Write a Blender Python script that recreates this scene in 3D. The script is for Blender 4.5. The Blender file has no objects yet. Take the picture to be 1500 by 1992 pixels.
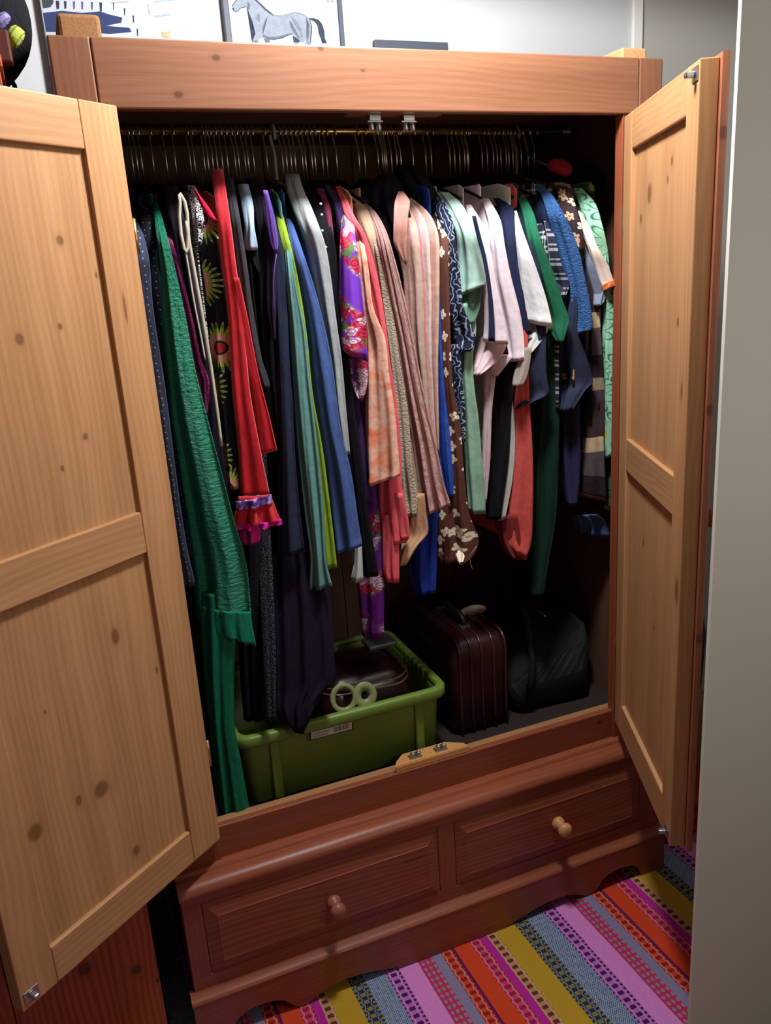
import bpy, bmesh, math, random
from mathutils import Vector, Matrix, Euler

random.seed(7)
PI = math.pi
C = bpy.context.scene.collection
scene = bpy.context.scene

# ------------------------------------------------------------------ camera
F_PX = 1580.8328
CAM = Vector((-0.0710, -1.5676, 1.6151))
MX = Vector((0.9244598918576282, -0.375914591320801, -0.06373482861588483))    # image right
MY = Vector((-0.16121642400982822, -0.2339073658884147, -0.9587995665479968))   # image down
MZ = Vector((0.3455187013405579, 0.8966468447584357, -0.2768415843197621))     # view direction
cam_data = bpy.data.cameras.new('camera')
cam_data.sensor_fit = 'HORIZONTAL'
cam_data.sensor_width = 36.0
cam_data.lens = F_PX / 1500.0 * 36.0
cam_data.clip_start = 0.02
cam = bpy.data.objects.new('camera', cam_data)
C.objects.link(cam)
cam.matrix_world = Matrix(((MX.x, -MY.x, -MZ.x, CAM.x), (MX.y, -MY.y, -MZ.y, CAM.y),
                           (MX.z, -MY.z, -MZ.z, CAM.z), (0, 0, 0, 1)))
scene.camera = cam

# ------------------------------------------------------------------ light and exposure
scene.view_settings.view_transform = 'Standard'
scene.view_settings.look = 'None'
scene.view_settings.gamma = 1.0
scene.view_settings.use_curve_mapping = False
scene.view_settings.exposure = 0.0
world = bpy.data.worlds.new('world')
scene.world = world
world.use_nodes = True
world.node_tree.nodes['Background'].inputs[0].default_value = (0.5, 0.55, 0.65, 1)
world.node_tree.nodes['Background'].inputs[1].default_value = 0.01
LAMP = (0.62, -0.28, 2.42)
ld = bpy.data.lights.new('ceiling_bulb', 'SPOT')      # a flush ceiling fitting: lights everything below it
ld.energy = 90.0
ld.color = (0.97, 0.985, 1.0)
ld.spot_size = math.radians(176)
ld.spot_blend = 0.05
ld.shadow_soft_size = 0.09
lo = bpy.data.objects.new('ceiling_bulb', ld)
C.objects.link(lo)
lo.location = LAMP
ld2 = bpy.data.lights.new('added_fill_light', 'POINT')    # added weak fill out of view, lifts the right wall; no known lamp
ld2.energy = 11.0
ld2.color = (1.0, 0.95, 0.88)
ld2.shadow_soft_size = 0.10
lo2 = bpy.data.objects.new('added_fill_light', ld2)
C.objects.link(lo2)
lo2.location = (0.98, -1.50, 1.55)


# ------------------------------------------------------------------ pixel -> world helpers
def ray(u, v):
    return MX * ((u - 750) / F_PX) + MY * ((v - 996) / F_PX) + MZ


def at_y(u, v, y):
    d = ray(u, v)
    return CAM + d * ((y - CAM.y) / d.y)


def at_z(u, v, z):
    d = ray(u, v)
    return CAM + d * ((z - CAM.z) / d.z)


def at_plane(u, v, p, n):
    d = ray(u, v)
    return CAM + d * ((p - CAM).dot(n) / d.dot(n))


def srgb(r, g, b, k=1.0):
    def f(c):
        c /= 255.0
        return c / 12.92 if c <= 0.04045 else ((c + 0.055) / 1.055) ** 2.4
    return (f(r) * k, f(g) * k, f(b) * k, 1.0)


# ------------------------------------------------------------------ node helper
class N:
    """tiny wrapper for building node trees"""
    def __init__(self, name):
        self.m = bpy.data.materials.new(name)
        self.m.use_nodes = True
        self.t = self.m.node_tree
        self.p = self.t.nodes['Principled BSDF']
        self._uv = None

    def node(self, typ, **kw):
        n = self.t.nodes.new(typ)
        for k, v in kw.items():
            setattr(n, k, v)
        return n

    def put(self, sock, v):
        if isinstance(v, bpy.types.NodeSocket):
            self.t.links.new(v, sock)
        elif v is not None:
            if hasattr(sock.default_value, '__len__') and not hasattr(v, '__len__'):
                v = (v,) * len(sock.default_value)
            sock.default_value = v if not (hasattr(v, '__len__') and len(v) == 4 and len(sock.default_value) == 3) else v[:3]

    def math(self, op, a, b=None, c=None, clamp=False):
        n = self.node('ShaderNodeMath', operation=op, use_clamp=clamp)
        self.put(n.inputs[0], a)
        if b is not None:
            self.put(n.inputs[1], b)
        if c is not None:
            self.put(n.inputs[2], c)
        return n.outputs[0]

    def mix(self, f, a, b):
        n = self.node('ShaderNodeMix', data_type='RGBA')
        self.put(n.inputs[0], f)
        self.put(n.inputs[6], a)
        self.put(n.inputs[7], b)
        return n.outputs[2]

    def step(self, v, lo, hi):
        n = self.node('ShaderNodeMapRange', interpolation_type='SMOOTHSTEP')
        self.put(n.inputs[0], v)
        n.inputs[1].default_value = lo
        n.inputs[2].default_value = hi
        return n.outputs[0]

    def uv(self):
        if self._uv is None:
            n = self.node('ShaderNodeUVMap')
            s = self.node('ShaderNodeSeparateXYZ')
            self.t.links.new(n.outputs[0], s.inputs[0])
            self._uv = (n.outputs[0], s.outputs[0], s.outputs[1])
        return self._uv

    def comb(self, x, y, z=0.0):
        n = self.node('ShaderNodeCombineXYZ')
        self.put(n.inputs[0], x)
        self.put(n.inputs[1], y)
        self.put(n.inputs[2], z)
        return n.outputs[0]

    def noise(self, vec, scale=5.0, detail=3.0, rough=0.5):
        n = self.node('ShaderNodeTexNoise')
        self.put(n.inputs['Vector'], vec)
        n.inputs['Scale'].default_value = scale
        n.inputs['Detail'].default_value = detail
        n.inputs['Roughness'].default_value = rough
        return n.outputs[0]

    def ramp(self, f, stops, const=False):
        n = self.node('ShaderNodeValToRGB')
        cr = n.color_ramp
        cr.interpolation = 'CONSTANT' if const else 'LINEAR'
        while len(cr.elements) < len(stops):
            cr.elements.new(0.5)
        for e, (p, c) in zip(cr.elements, stops):
            e.position = p
            e.color = c
        self.put(n.inputs[0], f)
        return n.outputs[0]

    def bump(self, h, strength=0.3, dist=0.002):
        n = self.node('ShaderNodeBump')
        n.inputs['Strength'].default_value = strength
        n.inputs['Distance'].default_value = dist
        self.put(n.inputs['Height'], h)
        self.t.links.new(n.outputs[0], self.p.inputs['Normal'])

    def done(self, col, rough=0.8, spec=0.3, metal=0.0, sheen=0.0):
        self.put(self.p.inputs['Base Color'], col)
        self.put(self.p.inputs['Roughness'], rough)
        self.p.inputs['Specular IOR Level'].default_value = spec
        self.p.inputs['Metallic'].default_value = metal
        if sheen:
            self.p.inputs['Sheen Weight'].default_value = sheen
            self.p.inputs['Sheen Roughness'].default_value = 0.5
        return self.m


def scale_col(c, k):
    return (c[0] * k, c[1] * k, c[2] * k, 1.0)


# ------------------------------------------------------------------ materials
def m_plain(name, col, rough=0.6, spec=0.3, metal=0.0, var=0.06, nscale=30.0, bump=0.0):
    a = N(name)
    tc = a.node('ShaderNodeTexCoord').outputs['Object']
    nz = a.noise(tc, nscale, 4)
    c = a.mix(nz, scale_col(col, 1 - var), scale_col(col, 1 + var))
    if bump:
        a.bump(nz, bump, 0.001)
    return a.done(c, rough, spec, metal)


def m_wood(name, base, knots=(), rough=0.5, spec=0.35, contrast=0.22, ring=0.5, tint=None, knot_col=None):
    a = N(name)
    vec, u, v = a.uv()
    rnd = a.node('ShaderNodeObjectInfo').outputs['Random']
    off = a.math('MULTIPLY', rnd, 7.0)
    warp = a.noise(a.comb(a.math('MULTIPLY', u, 5.0), a.math('ADD', a.math('MULTIPLY', v, 1.4), off)), 1.0, 2)
    uu = a.math('ADD', u, a.math('MULTIPLY', warp, 0.10))
    rings = a.math('SINE', a.math('MULTIPLY', uu, 2 * PI / 0.014))
    fine = a.noise(a.comb(a.math('MULTIPLY', u, 420.0), a.math('ADD', a.math('MULTIPLY', v, 9.0), off)), 1.0, 3)
    broad = a.noise(a.comb(a.math('MULTIPLY', u, 22.0), a.math('ADD', a.math('MULTIPLY', v, 0.9), off)), 1.0, 2)
    g = a.math('ADD', a.math('MULTIPLY', rings, 0.16 * ring), a.math('ADD', a.math('MULTIPLY', fine, 0.55), a.math('MULTIPLY', broad, 0.75)))
    dark = scale_col(base, 1 - contrast)
    dark = (dark[0], dark[1] * 0.93, dark[2] * 0.86, 1)
    lite = scale_col(base, 1 + contrast * 0.7)
    col = a.mix(a.step(g, 0.25, 1.05), dark, lite)
    kc = knot_col or (base[0] * 0.30, base[1] * 0.20, base[2] * 0.17, 1)
    for (ku, kv, ru, rv) in knots:
        du = a.math('DIVIDE', a.math('SUBTRACT', u, ku), ru)
        dv = a.math('DIVIDE', a.math('SUBTRACT', v, kv), rv)
        d = a.math('SQRT', a.math('ADD', a.math('MULTIPLY', du, du), a.math('MULTIPLY', dv, dv)))
        core = a.math('SUBTRACT', 1.0, a.step(d, 0.55, 1.15))
        halo = a.math('SUBTRACT', 1.0, a.step(d, 0.9, 2.6))
        col = a.mix(a.math('MULTIPLY', halo, 0.35), col, dark)
        col = a.mix(a.math('MULTIPLY', core, 0.72), col, kc)
    a.bump(fine, 0.12, 0.0006)
    return a.done(col, rough, spec)


def cloth_base(a, weave=2200.0, strength=0.25, crinkle=None, creases=1.0):
    """weave, crumple and long soft creases as relief; returns a soft mottling"""
    vec, u, v = a.uv()
    w = a.math('MULTIPLY', a.math('SINE', a.math('MULTIPLY', u, weave * 2)), a.math('SINE', a.math('MULTIPLY', v, weave * 2)))
    nz = a.noise(vec, 60.0, 4, 0.6)
    cre = a.noise(a.comb(a.math('MULTIPLY', u, 55.0), a.math('MULTIPLY', v, 9.0)), 1.0, 3, 0.55)
    h = a.math('ADD', a.math('MULTIPLY', w, 0.06), a.math('ADD', a.math('MULTIPLY', nz, 0.5), a.math('MULTIPLY', cre, 3.2 * creases)))
    if crinkle:
        ck = a.noise(a.comb(a.math('MULTIPLY', u, crinkle[0]), a.math('MULTIPLY', v, crinkle[1])), 1.0, 3, 0.6)
        h = a.math('ADD', h, a.math('MULTIPLY', ck, crinkle[2]))
    a.bump(h, min(1.0, 0.35 + strength), 0.004)
    return nz


def m_cloth(name, col, var=0.18, bump=0.25, rough=0.9, spec=0.15, sheen=0.0, weave=2200.0, heather=0.0, crinkle=None, creases=1.0):
    a = N(name)
    nz = cloth_base(a, weave, bump, crinkle, creases)
    c = a.mix(nz, scale_col(col, 1 - var), scale_col(col, 1 + var))
    if heather:
        h = a.noise(a.uv()[0], 900.0, 2)
        c = a.mix(a.math('MULTIPLY', a.step(h, 0.45, 0.7), heather), c, (0.7, 0.7, 0.7, 1))
    return a.done(c, rough, spec, 0, sheen)


def flower_mask(a, scale, R, petals=5, seed=0.0, rnd=0.9, warp=0.0):
    """returns (flower mask, centre mask, random value per flower)"""
    vec, u, v = a.uv()
    if warp:
        wn = a.node('ShaderNodeTexNoise')
        a.put(wn.inputs['Vector'], vec)
        wn.inputs['Scale'].default_value = 70.0
        wn.inputs['Detail'].default_value = 3.0
        ws = a.node('ShaderNodeSeparateColor')
        a.t.links.new(wn.outputs['Color'], ws.inputs[0])
        u = a.math('ADD', u, a.math('MULTIPLY', a.math('SUBTRACT', ws.outputs[0], 0.5), warp))
        v = a.math('ADD', v, a.math('MULTIPLY', a.math('SUBTRACT', ws.outputs[1], 0.5), warp))
    vec2 = a.comb(a.math('ADD', u, seed), a.math('ADD', v, seed * 1.7))
    n = a.node('ShaderNodeTexVoronoi', voronoi_dimensions='2D', feature='F1')
    a.put(n.inputs['Vector'], vec2)
    n.inputs['Scale'].default_value = scale
    n.inputs['Randomness'].default_value = rnd
    d = a.node('ShaderNodeVectorMath', operation='SUBTRACT')
    a.t.links.new(vec2, d.inputs[0])
    a.t.links.new(n.outputs['Position'], d.inputs[1])
    s = a.node('ShaderNodeSeparateXYZ')
    a.t.links.new(d.outputs[0], s.inputs[0])
    r = a.math('SQRT', a.math('ADD', a.math('MULTIPLY', s.outputs[0], s.outputs[0]), a.math('MULTIPLY', s.outputs[1], s.outputs[1])))
    th = a.math('ARCTAN2', s.outputs[1], s.outputs[0])
    cs = n.outputs['Color']
    sc = a.node('ShaderNodeSeparateColor')
    a.t.links.new(cs, sc.inputs[0])
    rv = sc.outputs[0]
    pet = a.math('ABSOLUTE', a.math('COSINE', a.math('ADD', a.math('MULTIPLY', th, petals / 2.0), a.math('MULTIPLY', rv, 6.0))))
    rad = a.math('MULTIPLY', a.math('ADD', 0.5, a.math('MULTIPLY', pet, 0.5)), R)
    q = a.math('DIVIDE', r, rad)
    fl = a.math('SUBTRACT', 1.0, a.step(q, 0.88, 1.0))
    ce = a.math('SUBTRACT', 1.0, a.step(a.math('DIVIDE', r, R), 0.18, 0.26))
    return fl, ce, rv, a.math('DIVIDE', r, R)


def m_floral(name, base, cols, scale=25.0, R=0.016, petals=5, centre=None, layers=1, bump=0.15, rough=0.75, spec=0.25, leaf=None, keep=0.0, warp=0.0):
    a = N(name)
    nz = cloth_base(a, 2200.0, bump)
    c = a.mix(nz, scale_col(base, 0.85), scale_col(base, 1.15))
    if leaf:
        l, _, _, _ = flower_mask(a, scale * 1.25, R * 1.15, 4, 0.9)
        c = a.mix(l, c, leaf)
    for k in range(layers):
        fl, ce, rv, q = flower_mask(a, scale * (1 + 0.3 * k), R, petals, 0.31 * k, 0.9, warp)
        st = [(i / len(cols), cc) for i, cc in enumerate(cols)]
        fc = a.ramp(rv, st, True) if len(cols) > 1 else cols[0]
        if keep:
            fl = a.math('MULTIPLY', fl, a.math('GREATER_THAN', rv, keep))
        ringm = a.math('MULTIPLY', a.step(a.math('SINE', a.math('MULTIPLY', q, 14.0)), 0.3, 0.9), 0.45)
        fcol = a.mix(ringm, fc, centre or scale_col(cols[0], 0.45))
        c = a.mix(fl, c, fcol)
        if centre:
            c = a.mix(a.math('MULTIPLY', ce, fl), c, centre)
    return a.done(c, rough, spec)


def m_roses(name, base, scale=30.0, R=0.019, keep=0.25, k=1.0):
    """clustered ragged roses: red, white and pink petals with green between them, in patches on a plain ground"""
    a = N(name)
    nz = cloth_base(a, 2200.0, 0.15, creases=0.6)
    vec, u, v = a.uv()
    patch = a.step(a.noise(vec, 11.0, 1), 0.40, 0.50)
    c = a.mix(nz, scale_col(base, 0.85), scale_col(base, 1.15))
    lf, _, _, _ = flower_mask(a, scale * 1.4, R * 0.8, 3, 0.7, 1.0, 0.012)
    c = a.mix(a.math('MULTIPLY', lf, patch), c, srgb(96, 128, 70, k))
    for j, sd in enumerate((0.13, 0.57)):
        fl, ce, rv, q = flower_mask(a, scale * (1 + 0.35 * j), R * (1 - 0.25 * j), 5, sd, 1.0, 0.012)
        n2 = a.noise(vec, 150.0, 3)
        petal = a.step(a.math('SINE', a.math('ADD', a.math('MULTIPLY', q, 15.0), a.math('MULTIPLY', n2, 9.0))), -0.2, 0.5)
        red = a.mix(petal, srgb(168, 14, 52, k), srgb(222, 56, 96, k))
        wht = a.mix(petal, srgb(196, 120, 160, k), srgb(236, 224, 228, k))
        fc = a.mix(a.math('GREATER_THAN', rv, 0.52), red, wht)
        m = a.math('MULTIPLY', fl, patch)
        c = a.mix(m, c, fc)
    return a.done(c, 0.6, 0.3)


def m_dots(name, base, dot, scale=60.0, r=0.16, regular=True):
    a = N(name)
    nz = cloth_base(a, 2200.0, 0.2)
    vec, u, v = a.uv()
    n = a.node('ShaderNodeTexVoronoi', voronoi_dimensions='2D', feature='F1')
    a.put(n.inputs['Vector'], vec)
    n.inputs['Scale'].default_value = scale
    n.inputs['Randomness'].default_value = 0.25 if regular else 1.0
    m = a.math('LESS_THAN', n.outputs['Distance'], r)
    c = a.mix(m, a.mix(nz, scale_col(base, 0.85), scale_col(base, 1.15)), dot)
    return a.done(c, 0.9, 0.15)


def m_bands(name, stops, period, along='v', blend=0.0, bump=0.3, warp=0.0, rough=0.9, heather=0.0):
    """stops: [(0..1 position, colour)] constant bands repeating every period metres"""
    a = N(name)
    nz = cloth_base(a, 2200.0, bump)
    vec, u, v = a.uv()
    x = u if along == 'u' else v
    if warp:
        x = a.math('ADD', x, a.math('MULTIPLY', a.noise(vec, 8.0, 2), warp))
    f = a.math('FRACT', a.math('DIVIDE', x, period))
    c = a.ramp(f, stops, True)
    c = a.mix(a.math('MULTIPLY', a.step(nz, 0.3, 0.8), 0.25), c, (0.02, 0.02, 0.02, 1))
    return a.done(c, rough, 0.15)


def m_plaid(name, base, line, period=0.03):
    a = N(name)
    cloth_base(a, 2200.0, 0.2)
    vec, u, v = a.uv()
    fu = a.math('FRACT', a.math('DIVIDE', u, period))
    fv = a.math('FRACT', a.math('DIVIDE', v, period))
    w1 = (0.75, 0.75, 0.75, 1)
    cu = a.ramp(fu, [(0, base), (0.40, line), (0.5, base), (0.62, line), (0.7, base)], True)
    cv = a.ramp(fv, [(0, base), (0.30, line), (0.42, base), (0.6, line), (0.8, base)], True)
    c = a.mix(0.5, cu, cv)
    return a.done(c, 0.9, 0.15)


def m_zebra(name, base, line, scale=40.0, dist=6.0, lo=0.45, hi=0.55):
    a = N(name)
    cloth_base(a, 2200.0, 0.2)
    vec, u, v = a.uv()
    n = a.node('ShaderNodeTexWave')
    a.put(n.inputs['Vector'], vec)
    n.inputs['Scale'].default_value = scale
    n.inputs['Distortion'].default_value = dist
    n.inputs['Detail'].default_value = 1.0
    n.inputs['Detail Scale'].default_value = 2.0
    c = a.mix(a.step(n.outputs['Fac'], lo, hi), base, line)
    return a.done(c, 0.85, 0.2)


def m_blotch(name, cols, scale=18.0, bump=0.3, rough=0.85, spec=0.2, detail=4):
    a = N(name)
    cloth_base(a, 2200.0, bump)
    vec, u, v = a.uv()
    nz = a.noise(vec, scale, detail, 0.6)
    st = [(0.25 + 0.5 * i / (len(cols) - 1), c) for i, c in enumerate(cols)]
    c = a.ramp(nz, st)
    return a.done(c, rough, spec)


def m_leaf(name, base, line, dark, scale=14.0):
    """large outlined petals / leaves"""
    a = N(name)
    cloth_base(a, 2200.0, 0.15)
    fl, ce, rv, q = flower_mask(a, scale, 0.055, 9, 0.4, 0.7)
    vec, u, v = a.uv()
    inner, _, _, _ = flower_mask(a, scale, 0.048, 9, 0.4, 0.7)
    nz = a.noise(vec, 20, 2)
    c = a.mix(nz, scale_col(base, 0.7), scale_col(base, 1.2))
    rim = a.math('SUBTRACT', fl, inner, clamp=True)
    c = a.mix(rim, c, line)
    c = a.mix(a.math('MULTIPLY', inner, 0.25), c, dark)
    c = a.mix(a.math('MULTIPLY', ce, a.math('GREATER_THAN', rv, 0.3)), c, srgb(170, 170, 40))
    return a.done(c, 0.6, 0.35)


# ------------------------------------------------------------------ object helpers
def thing(name, label, cat, loc, group=None):
    o = bpy.data.objects.new(name, None)
    o.empty_display_size = 0.05
    C.objects.link(o)
    o.location = loc
    o['label'] = label
    o['category'] = cat
    if group:
        o['group'] = group
    return o


def root_loc(o):
    p = Vector((0, 0, 0))
    while o is not None:
        p = p + o.location
        o = o.parent
    return p


def mesh(name, verts, faces, mat, parent=None, uvs=None, smooth=True, label=None):
    """verts in world metres; uvs: one (u,v) per vertex, or a list per face corner"""
    off = root_loc(parent) if parent else Vector((0, 0, 0))
    me = bpy.data.meshes.new(name)
    me.from_pydata([tuple(Vector(v) - off) for v in verts], [], faces)
    if mat:
        me.materials.append(mat)
    if uvs is not None:
        lay = me.uv_layers.new(name='UVMap')
        if len(uvs) == len(verts):
            for lp in me.loops:
                lay.data[lp.index].uv = uvs[lp.vertex_index]
        else:
            for i, uvv in enumerate(uvs):
                lay.data[i].uv = uvv
    bm = bmesh.new()
    bm.from_mesh(me)
    bmesh.ops.recalc_face_normals(bm, faces=bm.faces)
    bm.to_mesh(me)
    bm.free()
    if smooth:
        for p in me.polygons:
            p.use_smooth = True
    o = bpy.data.objects.new(name, me)
    C.objects.link(o)
    if parent:
        o.parent = parent
    if label:
        o['label'] = label
    return o


def from_bm(name, bm, mat, parent=None, smooth=False, label=None, angle=None):
    off = root_loc(parent) if parent else Vector((0, 0, 0))
    bmesh.ops.translate(bm, verts=bm.verts, vec=-off)
    bmesh.ops.recalc_face_normals(bm, faces=bm.faces)
    me = bpy.data.meshes.new(name)
    bm.to_mesh(me)
    bm.free()
    if mat:
        me.materials.append(mat)
    if smooth:
        for p in me.polygons:
            p.use_smooth = True
    if angle is not None:
        for p in me.polygons:
            p.use_smooth = True
        me.set_sharp_from_angle(angle=math.radians(angle))
    o = bpy.data.objects.new(name, me)
    C.objects.link(o)
    if parent:
        o.parent = parent
    if label:
        o['label'] = label
    return o


AX = {'x': 0, 'y': 1, 'z': 2}


def bm_box(bm, lo, hi, bevel=0.002, seg=2, uvl=None, grain='z', off=(0.0, 0.0), M=None):
    """a bevelled box in local coords lo..hi with grain uvs, then mapped by M (callable)"""
    b = bmesh.new()
    r = bmesh.ops.create_cube(b, size=1.0)
    for v in b.verts:
        v.co = Vector([lo[i] + (v.co[i] + 0.5) * (hi[i] - lo[i]) for i in range(3)])
    if bevel:
        mb = min(bevel, 0.45 * min(hi[i] - lo[i] for i in range(3)))
        bmesh.ops.bevel(b, geom=list(b.edges), offset=mb, segments=seg, affect='EDGES', profile=0.5)
    lay = b.loops.layers.uv.new('UVMap')
    g = AX[grain]
    others = [i for i in range(3) if i != g]
    for f in b.faces:
        for lp in f.loops:
            co = lp.vert.co
            # widest remaining axis is the across-grain coordinate, thickness adds a little
            w, t = others
            if (hi[t] - lo[t]) > (hi[w] - lo[w]):
                w, t = t, w
            lp[lay].uv = (co[w] + off[0] + (co[t] - lo[t]), co[g] + off[1])
    if M:
        for v in b.verts:
            v.co = M(v.co)
    tmp = bpy.data.meshes.new('tmp')
    b.to_mesh(tmp)
    b.free()
    bm.from_mesh(tmp)
    bpy.data.meshes.remove(tmp)


def board(name, lo, hi, mat, parent=None, grain='z', bevel=0.002, off=(0.0, 0.0), M=None, label=None):
    bm = bmesh.new()
    bm_box(bm, lo, hi, bevel, 2, None, grain, off, M)
    return from_bm(name, bm, mat, parent, label=label)


def prism(name, prof, x0, x1, mat, parent=None, bevel=0.0, label=None, smooth=True, axis='x', angle=35):
    """extrude a profile [(y,z)] along x; or axis 'y': profile (x,z) along y"""
    bm = bmesh.new()
    lay = bm.loops.layers.uv.new('UVMap')
    A, B = [], []
    for (a_, b_) in prof:
        if axis == 'x':
            A.append(bm.verts.new((x0, a_, b_)))
            B.append(bm.verts.new((x1, a_, b_)))
        else:
            A.append(bm.verts.new((a_, x0, b_)))
            B.append(bm.verts.new((a_, x1, b_)))
    n = len(prof)
    acc = [0.0]
    for i in range(n):
        p, q = prof[i], prof[(i + 1) % n]
        acc.append(acc[-1] + math.hypot(p[0] - q[0], p[1] - q[1]))
    for i in range(n):
        j = (i + 1) % n
        f = bm.faces.new((A[i], A[j], B[j], B[i]))
        for lp, uvv in zip(f.loops, [(acc[i], x0), (acc[i + 1], x0), (acc[i + 1], x1), (acc[i], x1)]):
            lp[lay].uv = uvv
    for ring in (A, list(reversed(B))):
        f = bm.faces.new(ring)
        for lp in f.loops:
            co = lp.vert.co
            lp[lay].uv = (co.z, co.x) if axis == 'y' else (co.y, co.z)
    bmesh.ops.triangulate(bm, faces=[f for f in bm.faces if len(f.verts) > 4])
    return from_bm(name, bm, mat, parent, angle=angle if smooth else None, label=label)


def tube(name, pts, r, mat, parent=None, nseg=8, closed=False, label=None):
    """tube along points; r scalar or list"""
    pts = [Vector(p) for p in pts]
    n = len(pts)
    rs = r if hasattr(r, '__len__') else [r] * n
    verts, faces, uvs = [], [], []
    up = Vector((0, 0, 1))
    prev = None
    for i, p in enumerate(pts):
        a = pts[(i - 1) % n] if (closed or i > 0) else p
        b = pts[(i + 1) % n] if (closed or i < n - 1) else p
        t = (b - a).normalized()
        if prev is None:
            ref = up if abs(t.z) < 0.9 else Vector((1, 0, 0))
            nx = t.cross(ref).normalized()
        else:
            nx = (prev - t * prev.dot(t)).normalized()
        prev = nx
        ny = t.cross(nx)
        for k in range(nseg):
            an = 2 * PI * k / nseg
            verts.append(p + (nx * math.cos(an) + ny * math.sin(an)) * rs[i])
            uvs.append((k / nseg * 2 * PI * max(rs[i], .001), i * 0.01))
    m = n if closed else n - 1
    for i in range(m):
        for k in range(nseg):
            a0, a1 = i * nseg + k, i * nseg + (k + 1) % nseg
            j = (i + 1) % n
            faces.append((a0, a1, j * nseg + (k + 1) % nseg, j * nseg + k))
    if not closed:
        faces.append(tuple(range(nseg)))
        faces.append(tuple((n - 1) * nseg + k for k in range(nseg)))
    return mesh(name, verts, faces, mat, parent, uvs, True, label)


def lathe(name, prof, origin, axis, mat, parent=None, n=20, label=None):
    """prof [(radius, height along axis)]"""
    axis = Vector(axis).normalized()
    ref = Vector((0, 0, 1)) if abs(axis.z) < 0.9 else Vector((1, 0, 0))
    ux = axis.cross(ref).normalized()
    uy = axis.cross(ux)
    o = Vector(origin)
    verts, faces, uvs = [], [], []
    for (r, h) in prof:
        for k in range(n):
            an = 2 * PI * k / n
            verts.append(o + axis * h + (ux * math.cos(an) + uy * math.sin(an)) * r)
            uvs.append((an * 0.02, h))
    for i in range(len(prof) - 1):
        for k in range(n):
            faces.append((i * n + k, i * n + (k + 1) % n, (i + 1) * n + (k + 1) % n, (i + 1) * n + k))
    faces.append(tuple(range(n)))
    faces.append(tuple((len(prof) - 1) * n + k for k in range(n)))
    return mesh(name, verts, faces, mat, parent, uvs, True, label)


def loft(name, rings, mat, parent=None, cap=True, smooth=True, label=None, uvscale=1.0):
    """rings: list of equal-length closed loops of points"""
    n = len(rings[0])
    verts, faces, uvs = [], [], []
    h = 0.0
    for i, rg in enumerate(rings):
        if i:
            h += (Vector(rg[0]) - Vector(rings[i - 1][0])).length
        acc = 0.0
        for k in range(n):
            if k:
                acc += (Vector(rg[k]) - Vector(rg[k - 1])).length
            verts.append(rg[k])
            uvs.append((acc * uvscale, h * uvscale))
    for i in range(len(rings) - 1):
        for k in range(n):
            faces.append((i * n + k, i * n + (k + 1) % n, (i + 1) * n + (k + 1) % n, (i + 1) * n + k))
    if cap:
        faces.append(tuple(range(n)))
        faces.append(tuple((len(rings) - 1) * n + k for k in range(n)))
    return mesh(name, verts, faces, mat, parent, uvs, smooth, label)


def rrect(x0, x1, y0, y1, r, z, n=5):
    out = []
    for (cx, cy, a0) in ((x1 - r, y1 - r, 0), (x0 + r, y1 - r, 90), (x0 + r, y0 + r, 180), (x1 - r, y0 + r, 270)):
        for k in range(n + 1):
            a = math.radians(a0 + 90 * k / n)
            out.append((cx + r * math.cos(a), cy + r * math.sin(a), z))
    return out


def structure(o):
    o['kind'] = 'structure'
    return o


#%%SETTING
# ------------------------------------------------------------------ the room
M_WALL = m_plain('wall_paint', srgb(194, 194, 196), 0.9, 0.1, var=0.03, nscale=6, bump=0.05)
M_WALLR = m_plain('right_wall_paint', srgb(212, 210, 198), 0.7, 0.2, var=0.03, nscale=9, bump=0.05)
M_CEIL = m_plain('ceiling_paint', srgb(225, 222, 215), 0.9, 0.1, var=0.02)
M_TRIM = m_plain('trim_paint', srgb(225, 222, 216), 0.6, 0.3, var=0.02)


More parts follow.
